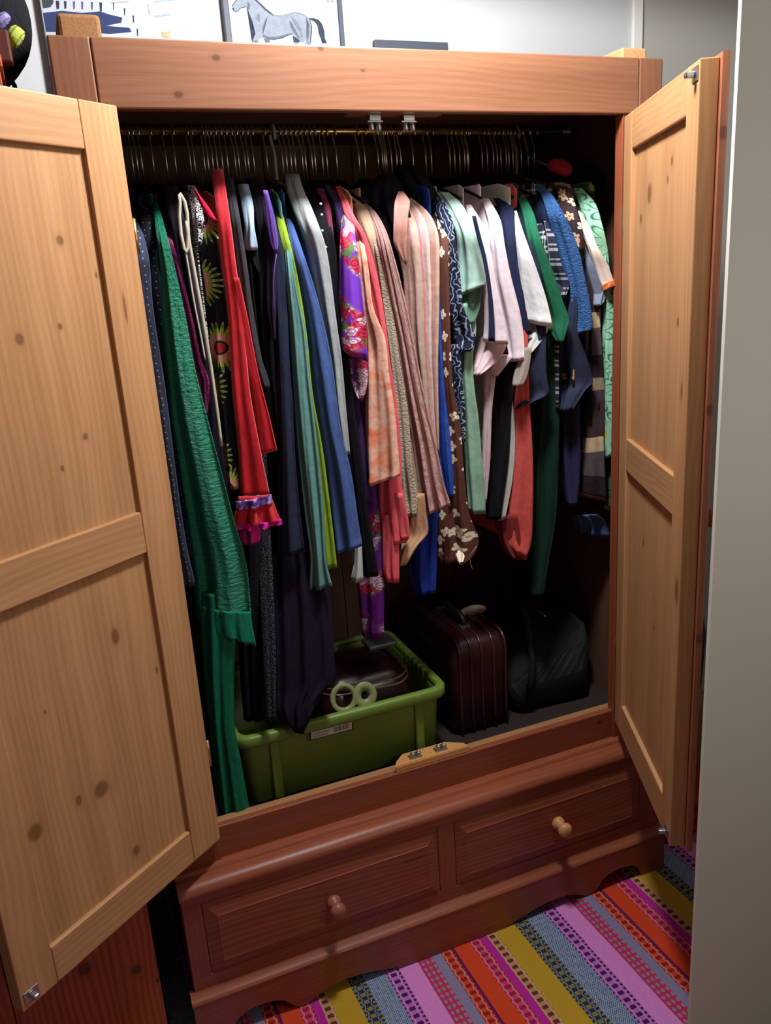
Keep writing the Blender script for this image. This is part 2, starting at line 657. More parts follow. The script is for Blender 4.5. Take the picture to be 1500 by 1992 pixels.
def m_rug():
    a = N('woven_rug')
    g = a.node('ShaderNodeNewGeometry').outputs['Position']
    s = a.node('ShaderNodeSeparateXYZ')
    a.t.links.new(g, s.inputs[0])
    t = s.outputs[1]
    wob = a.math('MULTIPLY', a.math('SUBTRACT', a.noise(g, 9.0, 2), 0.5), 0.004)
    x = a.math('ADD', a.math('ADD', s.outputs[0], a.math('MULTIPLY', t, 0.028)), wob)
    P = 0.4465
    f = a.math('FRACT', a.math('DIVIDE', a.math('SUBTRACT', x, 0.5487 - 4 * P), P))
    B = [('greyblue', 0.0), ('orangechain', .0241), ('purpleline', .0530), ('orange', .060), ('crimsonchain', .1032),
         ('magenta', .1342), ('brownchain', .1532), ('mustard', .1770), ('navychain', .2338), ('lightblue', .2715),
         ('violetchain', .3231), ('pink', .3577), ('crimsonzig', .4066)]
    base = {'greyblue': srgb(140, 130, 165), 'orangechain': srgb(205, 75, 45), 'purpleline': srgb(100, 25, 85), 'orange': srgb(212, 70, 38),
            'crimsonchain': srgb(205, 70, 100), 'magenta': srgb(185, 40, 150), 'brownchain': srgb(185, 140, 85), 'mustard': srgb(190, 150, 45),
            'navychain': srgb(35, 42, 75), 'lightblue': srgb(160, 178, 205), 'violetchain': srgb(195, 110, 190), 'pink': srgb(226, 140, 212),
            'crimsonzig': srgb(195, 45, 95)}
    alt = {'greyblue': srgb(120, 112, 150), 'orangechain': srgb(150, 35, 30), 'purpleline': srgb(150, 40, 60), 'orange': srgb(190, 58, 30),
           'crimsonchain': srgb(160, 30, 75), 'magenta': srgb(150, 30, 130), 'brownchain': srgb(110, 45, 50), 'mustard': srgb(165, 128, 35),
           'navychain': srgb(125, 125, 75), 'lightblue': srgb(50, 60, 95), 'violetchain': srgb(75, 30, 100), 'pink': srgb(205, 115, 195),
           'crimsonzig': srgb(150, 135, 150)}
    st = [(p / P, base[n]) for n, p in B]
    sa = [(p / P, alt[n]) for n, p in B]
    c0 = a.ramp(f, st, True)
    c1 = a.ramp(f, sa, True)
    # chain pattern masks: 1 inside the chain bands only
    W1, W0 = (1, 1, 1, 1), (0, 0, 0, 1)
    chain = a.ramp(f, [(p / P, W1 if ('chain' in n) else W0) for n, p in B], True)
    zig = a.ramp(f, [(p / P, W1 if ('zig' in n) else W0) for n, p in B], True)
    tex = a.ramp(f, [(p / P, W1 if n == 'lightblue' else W0) for n, p in B], True)
    # local coordinate across each chain band
    ctr = a.ramp(f, [(p / P, ((p + (B[i + 1][1] if i + 1 < len(B) else P)) / 2 / P,) * 3 + (1,)) for i, (n, p) in enumerate(B)], True)
    xl = a.math('MULTIPLY', a.math('SUBTRACT', f, ctr), P)           # metres from the band's centre line
    bl = a.math('SINE', a.math('MULTIPLY', t, 2 * PI / 0.021))
    beads = a.math('MULTIPLY', a.step(bl, -0.25, 0.25), a.math('SUBTRACT', 1.0, a.step(a.math('ABSOLUTE', xl), 0.006, 0.008)))
    edgebead = a.math('MULTIPLY', a.step(a.math('SINE', a.math('MULTIPLY', t, 2 * PI / 0.012)), -0.3, 0.2), a.step(a.math('ABSOLUTE', xl), 0.0115, 0.0125))
    wave = a.math('ABSOLUTE', a.math('SUBTRACT', a.math('ABSOLUTE', xl), a.math('ADD', 0.0095, a.math('MULTIPLY', bl, 0.0018))))
    line = a.math('SUBTRACT', 1.0, a.step(wave, 0.0008, 0.0016))
    m = a.math('MULTIPLY', a.math('MAXIMUM', beads, edgebead), chain)
    zz = a.step(a.math('ADD', a.math('SINE', a.math('MULTIPLY', xl, 2 * PI / 0.0125)), a.math('MULTIPLY', a.math('SINE', a.math('MULTIPLY', t, 2 * PI / 0.017)), 0.9)), 0.25, 0.55)
    m = a.math('MAXIMUM', m, a.math('MULTIPLY', zz, zig))
    blk = a.math('MULTIPLY', a.math('SINE', a.math('MULTIPLY', x, 2 * PI / 0.006)), a.math('SINE', a.math('MULTIPLY', t, 2 * PI / 0.006)))
    blk = a.math('MULTIPLY', a.step(a.math('ADD', blk, a.math('MULTIPLY', a.noise(g, 120, 2), 1.2)), 0.65, 0.85), tex)
    m = a.math('MAXIMUM', m, blk)
    weave = a.noise(a.comb(a.math('MULTIPLY', x, 300.0), a.math('MULTIPLY', t, 900.0)), 1.0, 2)
    m = a.math('MAXIMUM', m, a.math('MULTIPLY', a.step(weave, 0.5, 0.75), 0.35))
    c = a.mix(m, c0, c1)
    lc = a.mix(0.5, c0, (0.65, 0.6, 0.7, 1))
    c = a.mix(a.math('MULTIPLY', a.math('MULTIPLY', line, chain), 0.85), c, lc)
    wv = a.math('ADD', a.math('SINE', a.math('MULTIPLY', t, 2 * PI / 0.003)), a.math('MULTIPLY', weave, 2.0))
    a.bump(a.math('ADD', wv, a.math('MULTIPLY', m, -1.0)), 0.5, 0.0015)
    return a.done(c, 0.95, 0.1)


structure(board('floor', (-3.1, -5.1, -0.10), (3.1, 0.74, -0.008), m_plain('floor_boards', srgb(120, 90, 65), 0.6), None, 'y', 0))
rug_out = [(-1.2, -2.4), (0.862, -2.4), (0.862, -0.555), (1.66, -0.555), (1.66, 0.60), (-1.2, 0.60)]
rug = mesh('woven_rug', [(x, y, 0.0) for x, y in rug_out] + [(x, y, -0.008) for x, y in rug_out],
           [(0, 1, 2, 5), (2, 3, 4, 5), (6, 7, 8, 11), (8, 9, 10, 11)] + [(i, (i + 1) % 6, 6 + (i + 1) % 6, 6 + i) for i in range(6)], m_rug(), None, None, False)
rug['label'] = 'multicoloured striped woven rug covering the floor under the wardrobe'
rug['category'] = 'rug'
structure(board('wall_back', (-3.1, 0.64, -0.10), (1.688, 0.74, 2.55), M_WALL, None, 'z', 0))
structure(board('wall_left', (-3.1, -5.1, -0.10), (-3.0, 0.64, 2.55), M_WALL, None, 'z', 0))
structure(board('wall_front', (-3.0, -5.1, -0.10), (3.0, -5.0, 2.55), M_WALL, None, 'z', 0))
structure(board('wall_alcove', (1.688, 0.642, -0.10), (3.1, 0.74, 2.55), m_plain('shaded_wall_paint', srgb(176, 171, 164), 0.9, 0.1, var=0.03, nscale=6), None, 'z', 0))  # dimmer light right of the trim is put into this wall's colour
# the partition whose near face fills the right of the view; its free end is cut at a slant
_px = [(0.8675, -0.600), (3.0, -0.600), (3.0, -0.560), (0.900, -0.560), (0.8700, -0.598)]
_n = len(_px)
structure(mesh('wall_right', [(x, y, -0.10) for x, y in _px] + [(x, y, 2.55) for x, y in _px],
               [tuple(range(_n)), tuple(range(2 * _n - 1, _n - 1, -1))] + [(i, (i + 1) % _n, _n + (i + 1) % _n, _n + i) for i in range(_n)], M_WALLR, None, None, False))
structure(board('wall_end', (3.0, -5.1, -0.10), (3.1, 0.642, 2.55), M_WALL, None, 'z', 0))
structure(board('ceiling', (-3.1, -5.1, 2.55), (3.1, 0.74, 2.60), M_CEIL, None, 'y', 0))
structure(board('trim_1', (1.655, 0.628, 0.0), (1.688, 0.64, 2.55), M_TRIM, None, 'z', 0.002))

#%%WARDROBE
# ------------------------------------------------------------------ the wardrobe
W, H, HB = 1.24, 2.0278, 0.1092
ZS, ZM = 0.4805, 0.3993
IN = srgb(186, 139, 96)          # pale inside pine
OUT = srgb(140, 76, 52)          # varnished outside pine
M_IN = m_wood('pale_pine', IN)
M_OUT = m_wood('varnished_pine', OUT, rough=0.38)
M_INT = m_wood('shaded_interior_pine', srgb(96, 66, 50), rough=0.7)  # darkness inside the wardrobe is put into a darker wood colour
M_DRW = m_wood('drawer_pine', OUT, knots=[], rough=0.38, ring=0.8)
M_TOPR = m_wood('end_piece_pine', srgb(124, 82, 60), rough=0.45)
M_FLOORW = m_wood('shaded_floor_pine', srgb(42, 30, 26), rough=0.8)  # shade on the wardrobe floor is put into this near-black wood
M_KNOB2 = m_wood('dark_turned_pine', srgb(150, 92, 74), rough=0.35, ring=0.3)
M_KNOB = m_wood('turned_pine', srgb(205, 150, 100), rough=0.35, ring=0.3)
M_STEEL = m_plain('dull_steel', srgb(165, 165, 165), 0.35, 0.5, 0.9)
M_BRASS = m_plain('brassed_rail', srgb(205, 170, 110), 0.3, 0.5, 0.9)
M_DARKM = m_plain('dark_metal', srgb(60, 58, 55), 0.4, 0.5, 0.8)

wd = thing('wardrobe', 'large orange pine double wardrobe with both doors standing open and two drawers below', 'wardrobe', (W / 2, 0.28, 0.0))
D = 0.625
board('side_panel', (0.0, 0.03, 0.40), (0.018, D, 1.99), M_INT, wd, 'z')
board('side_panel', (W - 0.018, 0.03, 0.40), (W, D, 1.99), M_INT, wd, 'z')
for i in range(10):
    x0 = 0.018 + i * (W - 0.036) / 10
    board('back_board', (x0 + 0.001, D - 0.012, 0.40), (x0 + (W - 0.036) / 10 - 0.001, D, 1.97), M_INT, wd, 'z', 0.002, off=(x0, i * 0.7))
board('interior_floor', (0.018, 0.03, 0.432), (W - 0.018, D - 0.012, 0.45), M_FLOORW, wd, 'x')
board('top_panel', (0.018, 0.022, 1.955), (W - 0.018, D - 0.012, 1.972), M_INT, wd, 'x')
# the broad top rail with its two end pieces
kt = []
for (u, v, r) in ((420, 112, .0075), (347, 184, .008), (624, 94, .006), (706, 137, .004)):
    p = at_y(u, v, 0)
    kt.append((p.z, p.x, r * 0.8, r * 1.15))
board('top_rail', (0.067, 0.0, H - HB), (W - 0.062, 0.024, H), m_wood('top_rail_pine', srgb(130, 87, 63), kt, 0.42), wd, 'x', 0.003)
board('end_piece', (0.0, 0.0, H - HB), (0.0662, 0.024, H), M_TOPR, wd, 'z', 0.003)
board('end_piece', (W - 0.0612, 0.0, H - HB), (W, 0.024, H), M_TOPR, wd, 'z', 0.003)
M_END = m_plain('end_grain', srgb(136, 98, 66), 0.9, 0.1, var=0.35, nscale=220, bump=0.6)
board('top_batten', (0.022, 0.026, 1.972), (0.090, 0.40, 2.068), M_END, wd, 'y', 0.006)
board('top_batten', (1.150, 0.022, 1.972), (1.214, 0.56, 2.052), m_wood('batten_pine', IN), wd, 'y', 0.004)
board('front_stile', (0.0, 0.004, 0.40), (0.092, 0.030, H - HB), M_OUT, wd, 'z')
board('front_stile', (1.140, 0.004, 0.40), (W, 0.030, H - HB), M_OUT, wd, 'z')
p = at_y(1165, 1405, 0.01)
p2 = at_y(940, 1480, 0.01)
board('sill_rail', (0.0, 0.010, 0.40), (W, 0.0265, ZS), m_wood('sill_pine', OUT, [(p.z, p.x, .006, .008)], 0.4), wd, 'x', 0.0025)
board('lit_sill_strip', (0.018, 0.0268, 0.44), (W - 0.018, 0.047, ZS + 0.0003), m_wood('lit_sill_pine', srgb(160, 116, 78)), wd, 'x', 0.0015)  # added pale strip: light on the sill's top put into its colour

# hanging rail
YR, ZR = 0.33, 1.940
rail = tube('hanging_rail', [(0.019, YR, ZR), (W - 0.019, YR, ZR)], 0.0075, M_BRASS, wd, 12)
for x, s in ((0.019, 1), (W - 0.019, -1)):
    lathe('rail_socket', [(0.018, 0), (0.018, 0.004), (0.011, 0.005), (0.011, 0.016)], (x, YR, ZR), (s, 0, 0), M_STEEL, rail, 16)

# double ball catches, above and below, on their blocks
M_BLK = m_wood('block_pine', srgb(205, 150, 92), rough=0.5)


def catch(x, y, z, par, s=1):
    bm = bmesh.new()
    z0_, z1_ = (z, z + 0.003) if s > 0 else (z - 0.001, z + 0.002)
    bm_box(bm, (x - 0.016, y - 0.007, z0_), (x + 0.016, y + 0.011, z1_), 0.0006)
    o = from_bm('roller_catch', bm, M_STEEL, par)
    for sx in (-0.0075, 0.0075):
        lathe('roller', [(0.001, 0), (0.005, 0.0005), (0.0060, 0.003), (0.0060, 0.014), (0.0048, 0.0165), (0.0026, 0.0172), (0.0024, 0.013)],
              (x + sx, y, z), (0, -0.25, 1 * s), M_STEEL, o, 12)
    tube('spring_pin', [(x - 0.012, y + 0.004, z + 0.010 * s), (x + 0.012, y + 0.004, z + 0.010 * s)], 0.0016, M_DARKM, o, 6)


bmk = bmesh.new()
layk = bmk.loops.layers.uv.new('UVMap')
pf = [(0.520, 0.013), (0.718, 0.013), (0.712, 0.032), (0.672, 0.058), (0.556, 0.058), (0.530, 0.034)]
va = [bmk.verts.new((x, y, ZS)) for x, y in pf]
vb = [bmk.verts.new((x, y, ZS + 0.017)) for x, y in pf]
fs = [bmk.faces.new(va[::-1]), bmk.faces.new(vb)]
for i in range(len(pf)):
    j = (i + 1) % len(pf)
    fs.append(bmk.faces.new((va[i], va[j], vb[j], vb[i])))
for f in bmk.faces:
    for lp in f.loops:
        lp[layk].uv = (lp.vert.co.y + lp.vert.co.z, lp.vert.co.x)
bmesh.ops.bevel(bmk, geom=list(bmk.edges), offset=0.002, segments=2, affect='EDGES')
blk = from_bm('catch_block', bmk, M_BLK, wd)
for x in (0.580, 0.648):
    catch(x, 0.030, ZS + 0.017, blk, 1)
blk2 = board('catch_block', (0.52, 0.026, 1.918), (0.72, 0.055, 1.954), M_INT, wd, 'x')
for x in (0.577, 0.649):
    catch(x, 0.036, 1.906, blk2, -1)
    board('catch_mount', (x - 0.012, 0.028, 1.907), (x + 0.012, 0.048, 1.9185), M_STEEL, blk2, 'x', 0.001)

# base: top moulding, frieze, drawers, lower moulding, plinth
prof = [(0.030, 0.385), (0.030, 0.402), (-0.002, 0.402), (-0.008, 0.4015), (-0.011, 0.398), (-0.013, 0.3935), (-0.017, 0.3955), (-0.022, 0.3965), (-0.036, 0.3955),
        (-0.046, 0.391), (-0.053, 0.384), (-0.056, 0.376), (-0.0545, 0.370), (-0.050, 0.367), (-0.046, 0.366), (-0.030, 0.366)]
prism('waist_moulding', prof, -0.014, W + 0.014, M_OUT, wd)
YB = -0.049
p = at_y(940, 1549, YB)
board('frieze_rail', (-0.011, YB, 0.3475), (W + 0.011, YB + 0.02, 0.368), m_wood('frieze_pine', OUT, [(p.z, p.x, .005, .011)], 0.4), wd, 'x', 0.001)
board('frieze_rail', (-0.011, YB, 0.1180), (W + 0.011, YB + 0.02, 0.1610), M_OUT, wd, 'x', 0.001)
for a0, a1 in ((-0.011, 0.030), (0.5930, 0.6370), (1.1880, W + 0.011)):
    board('base_stile', (a0, YB, 0.1612), (a1, YB + 0.02, 0.3473), M_OUT, wd, 'z', 0.001)
board('base_side', (-0.011, YB + 0.02, 0.02), (0.008, D, 0.385), M_OUT, wd, 'z')
board('base_side', (W - 0.008, YB + 0.02, 0.02), (W + 0.011, D, 0.385), M_OUT, wd, 'z')
board('base_bottom', (0.008, YB + 0.025, 0.12), (W - 0.008, D, 0.135), M_INT, wd, 'x')
board('base_back', (0.008, D - 0.012, 0.05), (W - 0.008, D, 0.395), M_INT, wd, 'x')


def drawer(x0, x1, z0, z1, knots, kx, kz, km):
    fr = 0.0285
    yo, yf = YB + 0.001, YB - 0.008
    mat = m_wood('drawer_front_pine', OUT, knots, 0.38, ring=0.9, contrast=0.28)
    V = [(x0, yo, z0), (x1, yo, z0), (x1, yo, z1), (x0, yo, z1)]
    a, b = x0 + fr, x1 - fr
    c, d = z0 + fr, z1 - fr - 0.008
    V += [(a - .002, yf + .002, c - .002), (b + .002, yf + .002, c - .002), (b + .002, yf + .002, d + .002), (a - .002, yf + .002, d + .002)]
    V += [(a, yf + .0005, c), (b, yf + .0005, c), (b, yf + .0005, d), (a, yf + .0005, d)]
    V += [(a + .003, yf + .0012, c + .003), (b - .003, yf + .0012, c + .003), (b - .003, yf + .0012, d - .003), (a + .003, yf + .0012, d - .003)]
    V += [(x0, YB + 0.016, z0), (x1, YB + 0.016, z0), (x1, YB + 0.016, z1), (x0, YB + 0.016, z1)]
    Fc = []
    for k in range(3):
        for i in range(4):
            j = (i + 1) % 4
            Fc.append((k * 4 + i, k * 4 + j, k * 4 + 4 + j, k * 4 + 4 + i))
    Fc.append((12, 13, 14, 15))
    for i in range(4):
        j = (i + 1) % 4
        Fc.append((i, j, 16 + j, 16 + i))
    Fc.append((16, 17, 18, 19))
    dr = mesh('drawer', V, Fc, mat, wd, [(v[2] + v[1], v[0]) for v in V], False)
    # drawer box behind the front
    bm = bmesh.new()
    for lo_, hi_ in (((x0 + .006, YB + .0165, z0 + .006), (x0 + .016, 0.42, z1 - .03)), ((x1 - .016, YB + .0165, z0 + .006), (x1 - .006, 0.42, z1 - .03)),
                     ((x0 + .016, 0.41, z0 + .006), (x1 - .016, 0.42, z1 - .03)), ((x0 + .016, YB + .0165, z0 + .006), (x1 - .016, 0.41, z0 + .012))):
        bm_box(bm, lo_, hi_, 0, 1, None, 'y')
    from_bm('drawer_box', bm, M_INT, dr)
    lathe('knob', [(0.0005, -0.001), (0.0165, -0.001), (0.0172, 0.002), (0.0172, 0.006), (0.0160, 0.010), (0.0115, 0.0145), (0.0100, 0.018), (0.0102, 0.022),
                   (0.0125, 0.0245), (0.0165, 0.027), (0.0188, 0.0315), (0.0186, 0.036), (0.0160, 0.041), (0.0110, 0.0445), (0.0055, 0.046), (0.0005, 0.0462)],
          (kx, yf + 0.001, kz), (0, -1, 0), km, dr, 24)


def kn(u, v, y, rz, rx):
    p = at_y(u, v, y)
    return (p.z, p.x, rz, rx)


drawer(0.0315, 0.5915, 0.1625, 0.3465, [kn(806, 1706, YB, .0035, .03), kn(835, 1664, YB, .002, .002)], 0.320, 0.2470, M_KNOB2)
drawer(0.6385, 1.1865, 0.1625, 0.3465, [kn(1150, 1563, YB, .003, .005), kn(903, 1675, YB, .003, .004), kn(1000, 1600, YB, .002, .003)], 0.925, 0.2515, M_KNOB)
prof = [(YB + .01, 0.1280), (YB - .001, 0.1275), (YB - .0035, 0.1235), (-0.064, 0.1165), (-0.0675, 0.1145), (-0.0700, 0.1100), (-0.0690, 0.1060), (YB + .01, 0.1060)]
prism('base_moulding', prof, -0.022, W + 0.022, M_OUT, wd)
# plinth with ogee feet
half = [(0.0, 0.0), (0.075, 0.0), (0.0765, 0.010), (0.084, 0.026), (0.097, 0.040), (0.116, 0.048), (0.140, 0.0505), (0.165, 0.049), (0.183, 0.045), (0.200, 0.036), (0.212, 0.022),
        (0.222, 0.010), (0.236, 0.003), (0.252, 0.0035), (0.270, 0.012), (0.290, 0.021), (0.315, 0.0285), (0.345, 0.0315), (0.380, 0.0295), (0.415, 0.0235),
        (0.450, 0.015), (0.485, 0.007), (0.530, 0.003), (0.630, 0.002)]
x0, x1 = -0.020, W + 0.020
low = [(x0 + a, b) for a, b in half] + [(x1 - a, b) for a, b in reversed(half)]
low = [q for i, q in enumerate(low) if i == 0 or abs(q[0] - low[i - 1][0]) > 1e-5]
bm = bmesh.new()
lay = bm.loops.layers.uv.new('UVMap')
ZP = 0.1075
cols = []
for (x, z) in low:
    cols.append([bm.verts.new((x, yy, zz)) for yy, zz in ((-0.069, z), (-0.069, ZP), (-0.047, ZP), (-0.047, z))])
for i in range(len(cols) - 1):
    a, b = cols[i], cols[i + 1]
    for k in range(4):
        bm.faces.new((a[k], a[(k + 1) % 4], b[(k + 1) % 4], b[k]))
bm.faces.new(cols[0])
bm.faces.new(cols[-1][::-1])
for f in bm.faces:
    for lp in f.loops:
        lp[lay].uv = (lp.vert.co.z + lp.vert.co.y, lp.vert.co.x)
p = at_y(1093, 1688, -0.069)
from_bm('plinth', bm, M_OUT, wd, angle=40)


# doors -----------------------------------------------------------
def door(side, hx, ang, z0, z1, width, knots_u, knots_l, knots_hs, knots_fs, zmid0, zmid1, zb, zt, swl, swf):
    hy = -0.0068
    if side == 'L':
        d = Vector((math.cos(ang), -math.sin(ang), 0))
        n = Vector((-math.sin(ang), -math.cos(ang), 0))
    else:
        d = Vector((-math.cos(ang), -math.sin(ang), 0))
        n = Vector((math.sin(ang), -math.cos(ang), 0))
    h = Vector((hx, hy, 0))

    def Mp(co):
        return h + d * co[0] + n * co[1] + Vector((0, 0, co[2]))
    T = 0.030
    e = bpy.data.objects.new('door', None)
    C.objects.link(e)
    e.parent = wd
    e.location = Mp((0, 0, z0)) - root_loc(wd)
    mk = lambda nm, kk: m_wood(nm, IN, kk, 0.55, 0.25)
    board('hinge_stile', (0, 0, z0), (swl, T, z1), mk('hinge_stile_pine', knots_hs), e, 'z', 0.002, M=Mp)
    board('closing_stile', (width - swf, 0, z0), (width, T, z1), mk('closing_stile_pine', knots_fs), e, 'z', 0.002, M=Mp)
    g = 0.0004
    board('door_rail', (swl + g, 0, zt), (width - swf - g, T, z1), M_IN, e, 'x', 0.0025, M=Mp)
    board('door_rail', (swl + g, 0, zmid0), (width - swf - g, T, zmid1), M_IN, e, 'x', 0.0025, M=Mp)
    board('door_rail', (swl + g, 0, z0), (width - swf - g, T, zb), M_IN, e, 'x', 0.0025, M=Mp)
    board('door_panel', (swl - .006, 0.0095, zmid1 - .006), (width - swf + .006, 0.020, zt + .006), mk('upper_panel_pine', knots_u), e, 'z', 0, M=Mp)
    board('door_panel', (swl - .006, 0.0095, zb - .006), (width - swf + .006, 0.020, zmid0 + .006), mk('lower_panel_pine', knots_l), e, 'z', 0, M=Mp)
    for zz in (z0 + 0.012, z1 - 0.030):        # strikers for the roller catches
        bm = bmesh.new()
        bm_box(bm, (width - 0.034, -0.002, zz), (width - 0.006, -0.0004, zz + 0.022), 0.0005, M=Mp)
        bm_box(bm, (width - 0.026, -0.018, zz + 0.006), (width - 0.014, -0.002, zz + 0.016), 0.003, M=Mp)
        from_bm('striker', bm, M_STEEL, e, label='metal striker on the door corner')
    for zz in (z0 + 0.18, z1 - 0.24):
        tube('hinge', [Mp((-0.004, 0.004, zz)), Mp((-0.004, 0.004, zz + 0.06))], 0.0045, M_BRASS, e, 10)
    # turned knob on the outer face
    q = Mp((width - 0.035, T, (z0 + z1) / 2 - 0.035))
    lathe('knob', [(0.0165, -0.001), (0.0172, 0.006), (0.0115, 0.0145), (0.0102, 0.022), (0.0165, 0.027), (0.0186, 0.034), (0.0110, 0.0445), (0.0005, 0.0462)],
          q, n, M_OUT, e, 20)
    return e, Mp


kL_u = [(0.152, 1.706, .008, .009), (0.258, 1.559, .009, .011), (0.18, 1.572, .005, .006), (0.09, 1.65, .003, .006), (0.167, 1.387, .006, .007), (0.223, 1.344, .004, .006), (0.33, 1.43, .004, .004)]
kL_l = [(0.175, 1.018, .010, .018), (0.401, 0.754, .016, .018), (0.31, 0.758, .007, .012), (0.261, 0.75, .018, .018), (0.21, 0.58, .010, .012), (0.093, 0.911, .004, .008), (0.34, 0.95, .003, .004)]
dl, ML = door('L', 0.0941, 2.4931, 0.462, 1.9221, 0.4926, kL_u, kL_l, [(0.047, 1.592, .004, .03)], [], 1.150, 1.229, 0.536, 1.847, 0.080, 0.070)
kR_u = [(0.325, 1.783, .008, .010), (0.302, 1.754, .006, .008), (0.179, 1.741, .016, .022), (0.118, 1.697, .010, .012), (0.395, 1.503, .010, .010)]
kR_l = [(0.2, 1.02, .006, .012), (0.30, 0.86, .005, .010)]
dr_, MR = door('R', 1.1358, 1.1423, 0.4605, 1.9110, 0.4926, kR_u, kR_l, [], [(0.46, 1.388, .006, .018), (0.475, 1.015, .012, .03)], 1.150, 1.226, 0.542, 1.838, 0.066, 0.064)
p = [(0.466, .0305), (0.504, .0305), (0.5045, .0390), (0.498, .0440), (0.472, .0440), (0.466, .039)]
bm = bmesh.new()
lay = bm.loops.layers.uv.new('UVMap')
A = [bm.verts.new((a, b, 0.456)) for a, b in p]
B = [bm.verts.new((a, b, 1.916)) for a, b in p]
bm.faces.new(A[::-1])
bm.faces.new(B)
for i in range(len(p)):
    j = (i + 1) % len(p)
    bm.faces.new((A[i], A[j], B[j], B[i]))
for f in bm.faces:
    for lp in f.loops:
        lp[lay].uv = (lp.vert.co.x + lp.vert.co.y, lp.vert.co.z)
for v in bm.verts:
    v.co = MR(v.co)
from_bm('astragal', bm, m_wood('astragal_pine', srgb(160, 98, 72), [(0.54, 1.80, .008, .012), (0.54, 1.36, .008, .012), (0.54, 0.93, .008, .012)], 0.4), dr_, angle=30, label='rounded cover strip along the closing edge')

#%%CLOTHES
# ------------------------------------------------------------------ clothes on the rail
def cr(p0, p1, p2, p3, t):
    return 0.5 * ((2 * p1) + (-p0 + p2) * t + (2 * p0 - 5 * p1 + 4 * p2 - p3) * t * t + (-p0 + 3 * p1 - 3 * p2 + p3) * t ** 3)


def resample(rows, n):
    """rows of equal tuples -> n rows along the first value"""
    L = [0.0]
    for a, b in zip(rows, rows[1:]):
        L.append(L[-1] + abs(b[0] - a[0]) + 1e-6)
    out = []
    for k in range(n):
        s = L[-1] * k / (n - 1)
        i = 0
        while i < len(rows) - 2 and s > L[i + 1]:
            i += 1
        t = (s - L[i]) / (L[i + 1] - L[i])
        r = []
        for c in range(len(rows[0])):
            p1, p2 = rows[i][c], rows[i + 1][c]
            m0 = (p2 - rows[i - 1][c]) / (L[i + 1] - L[i - 1]) if i > 0 else (p2 - p1) / (L[i + 1] - L[i])
            m1 = (rows[i + 2][c] - p1) / (L[i + 2] - L[i]) if i < len(rows) - 2 else (p2 - p1) / (L[i + 1] - L[i])
            hh = L[i + 1] - L[i]
            sl = (p2 - p1) / hh
            # monotone-limited tangents keep the outline from overshooting
            if sl == 0:
                m0 = m1 = 0
            else:
                m0 = sl * max(0.0, min(3.0, m0 / sl))
                m1 = sl * max(0.0, min(3.0, m1 / sl))
            t2, t3 = t * t, t * t * t
            r.append((2 * t3 - 3 * t2 + 1) * p1 + (t3 - 2 * t2 + t) * hh * m0 + (-2 * t3 + 3 * t2) * p2 + (t3 - t2) * hh * m1)
        out.append(r)
    return out


def parse(s):
    rows = []
    for part in s.split(';'):
        v = [float(x) for x in part.replace(',', ' ').split()]
        if not v:
            continue
        if len(v) == 5:
            v = v[1:]
        if len(v) == 3:
            rows.append((v[0], v[1], v[0], v[2]))
        else:
            rows.append(tuple(v))
    return rows            # (vL, uL, vR, uR)


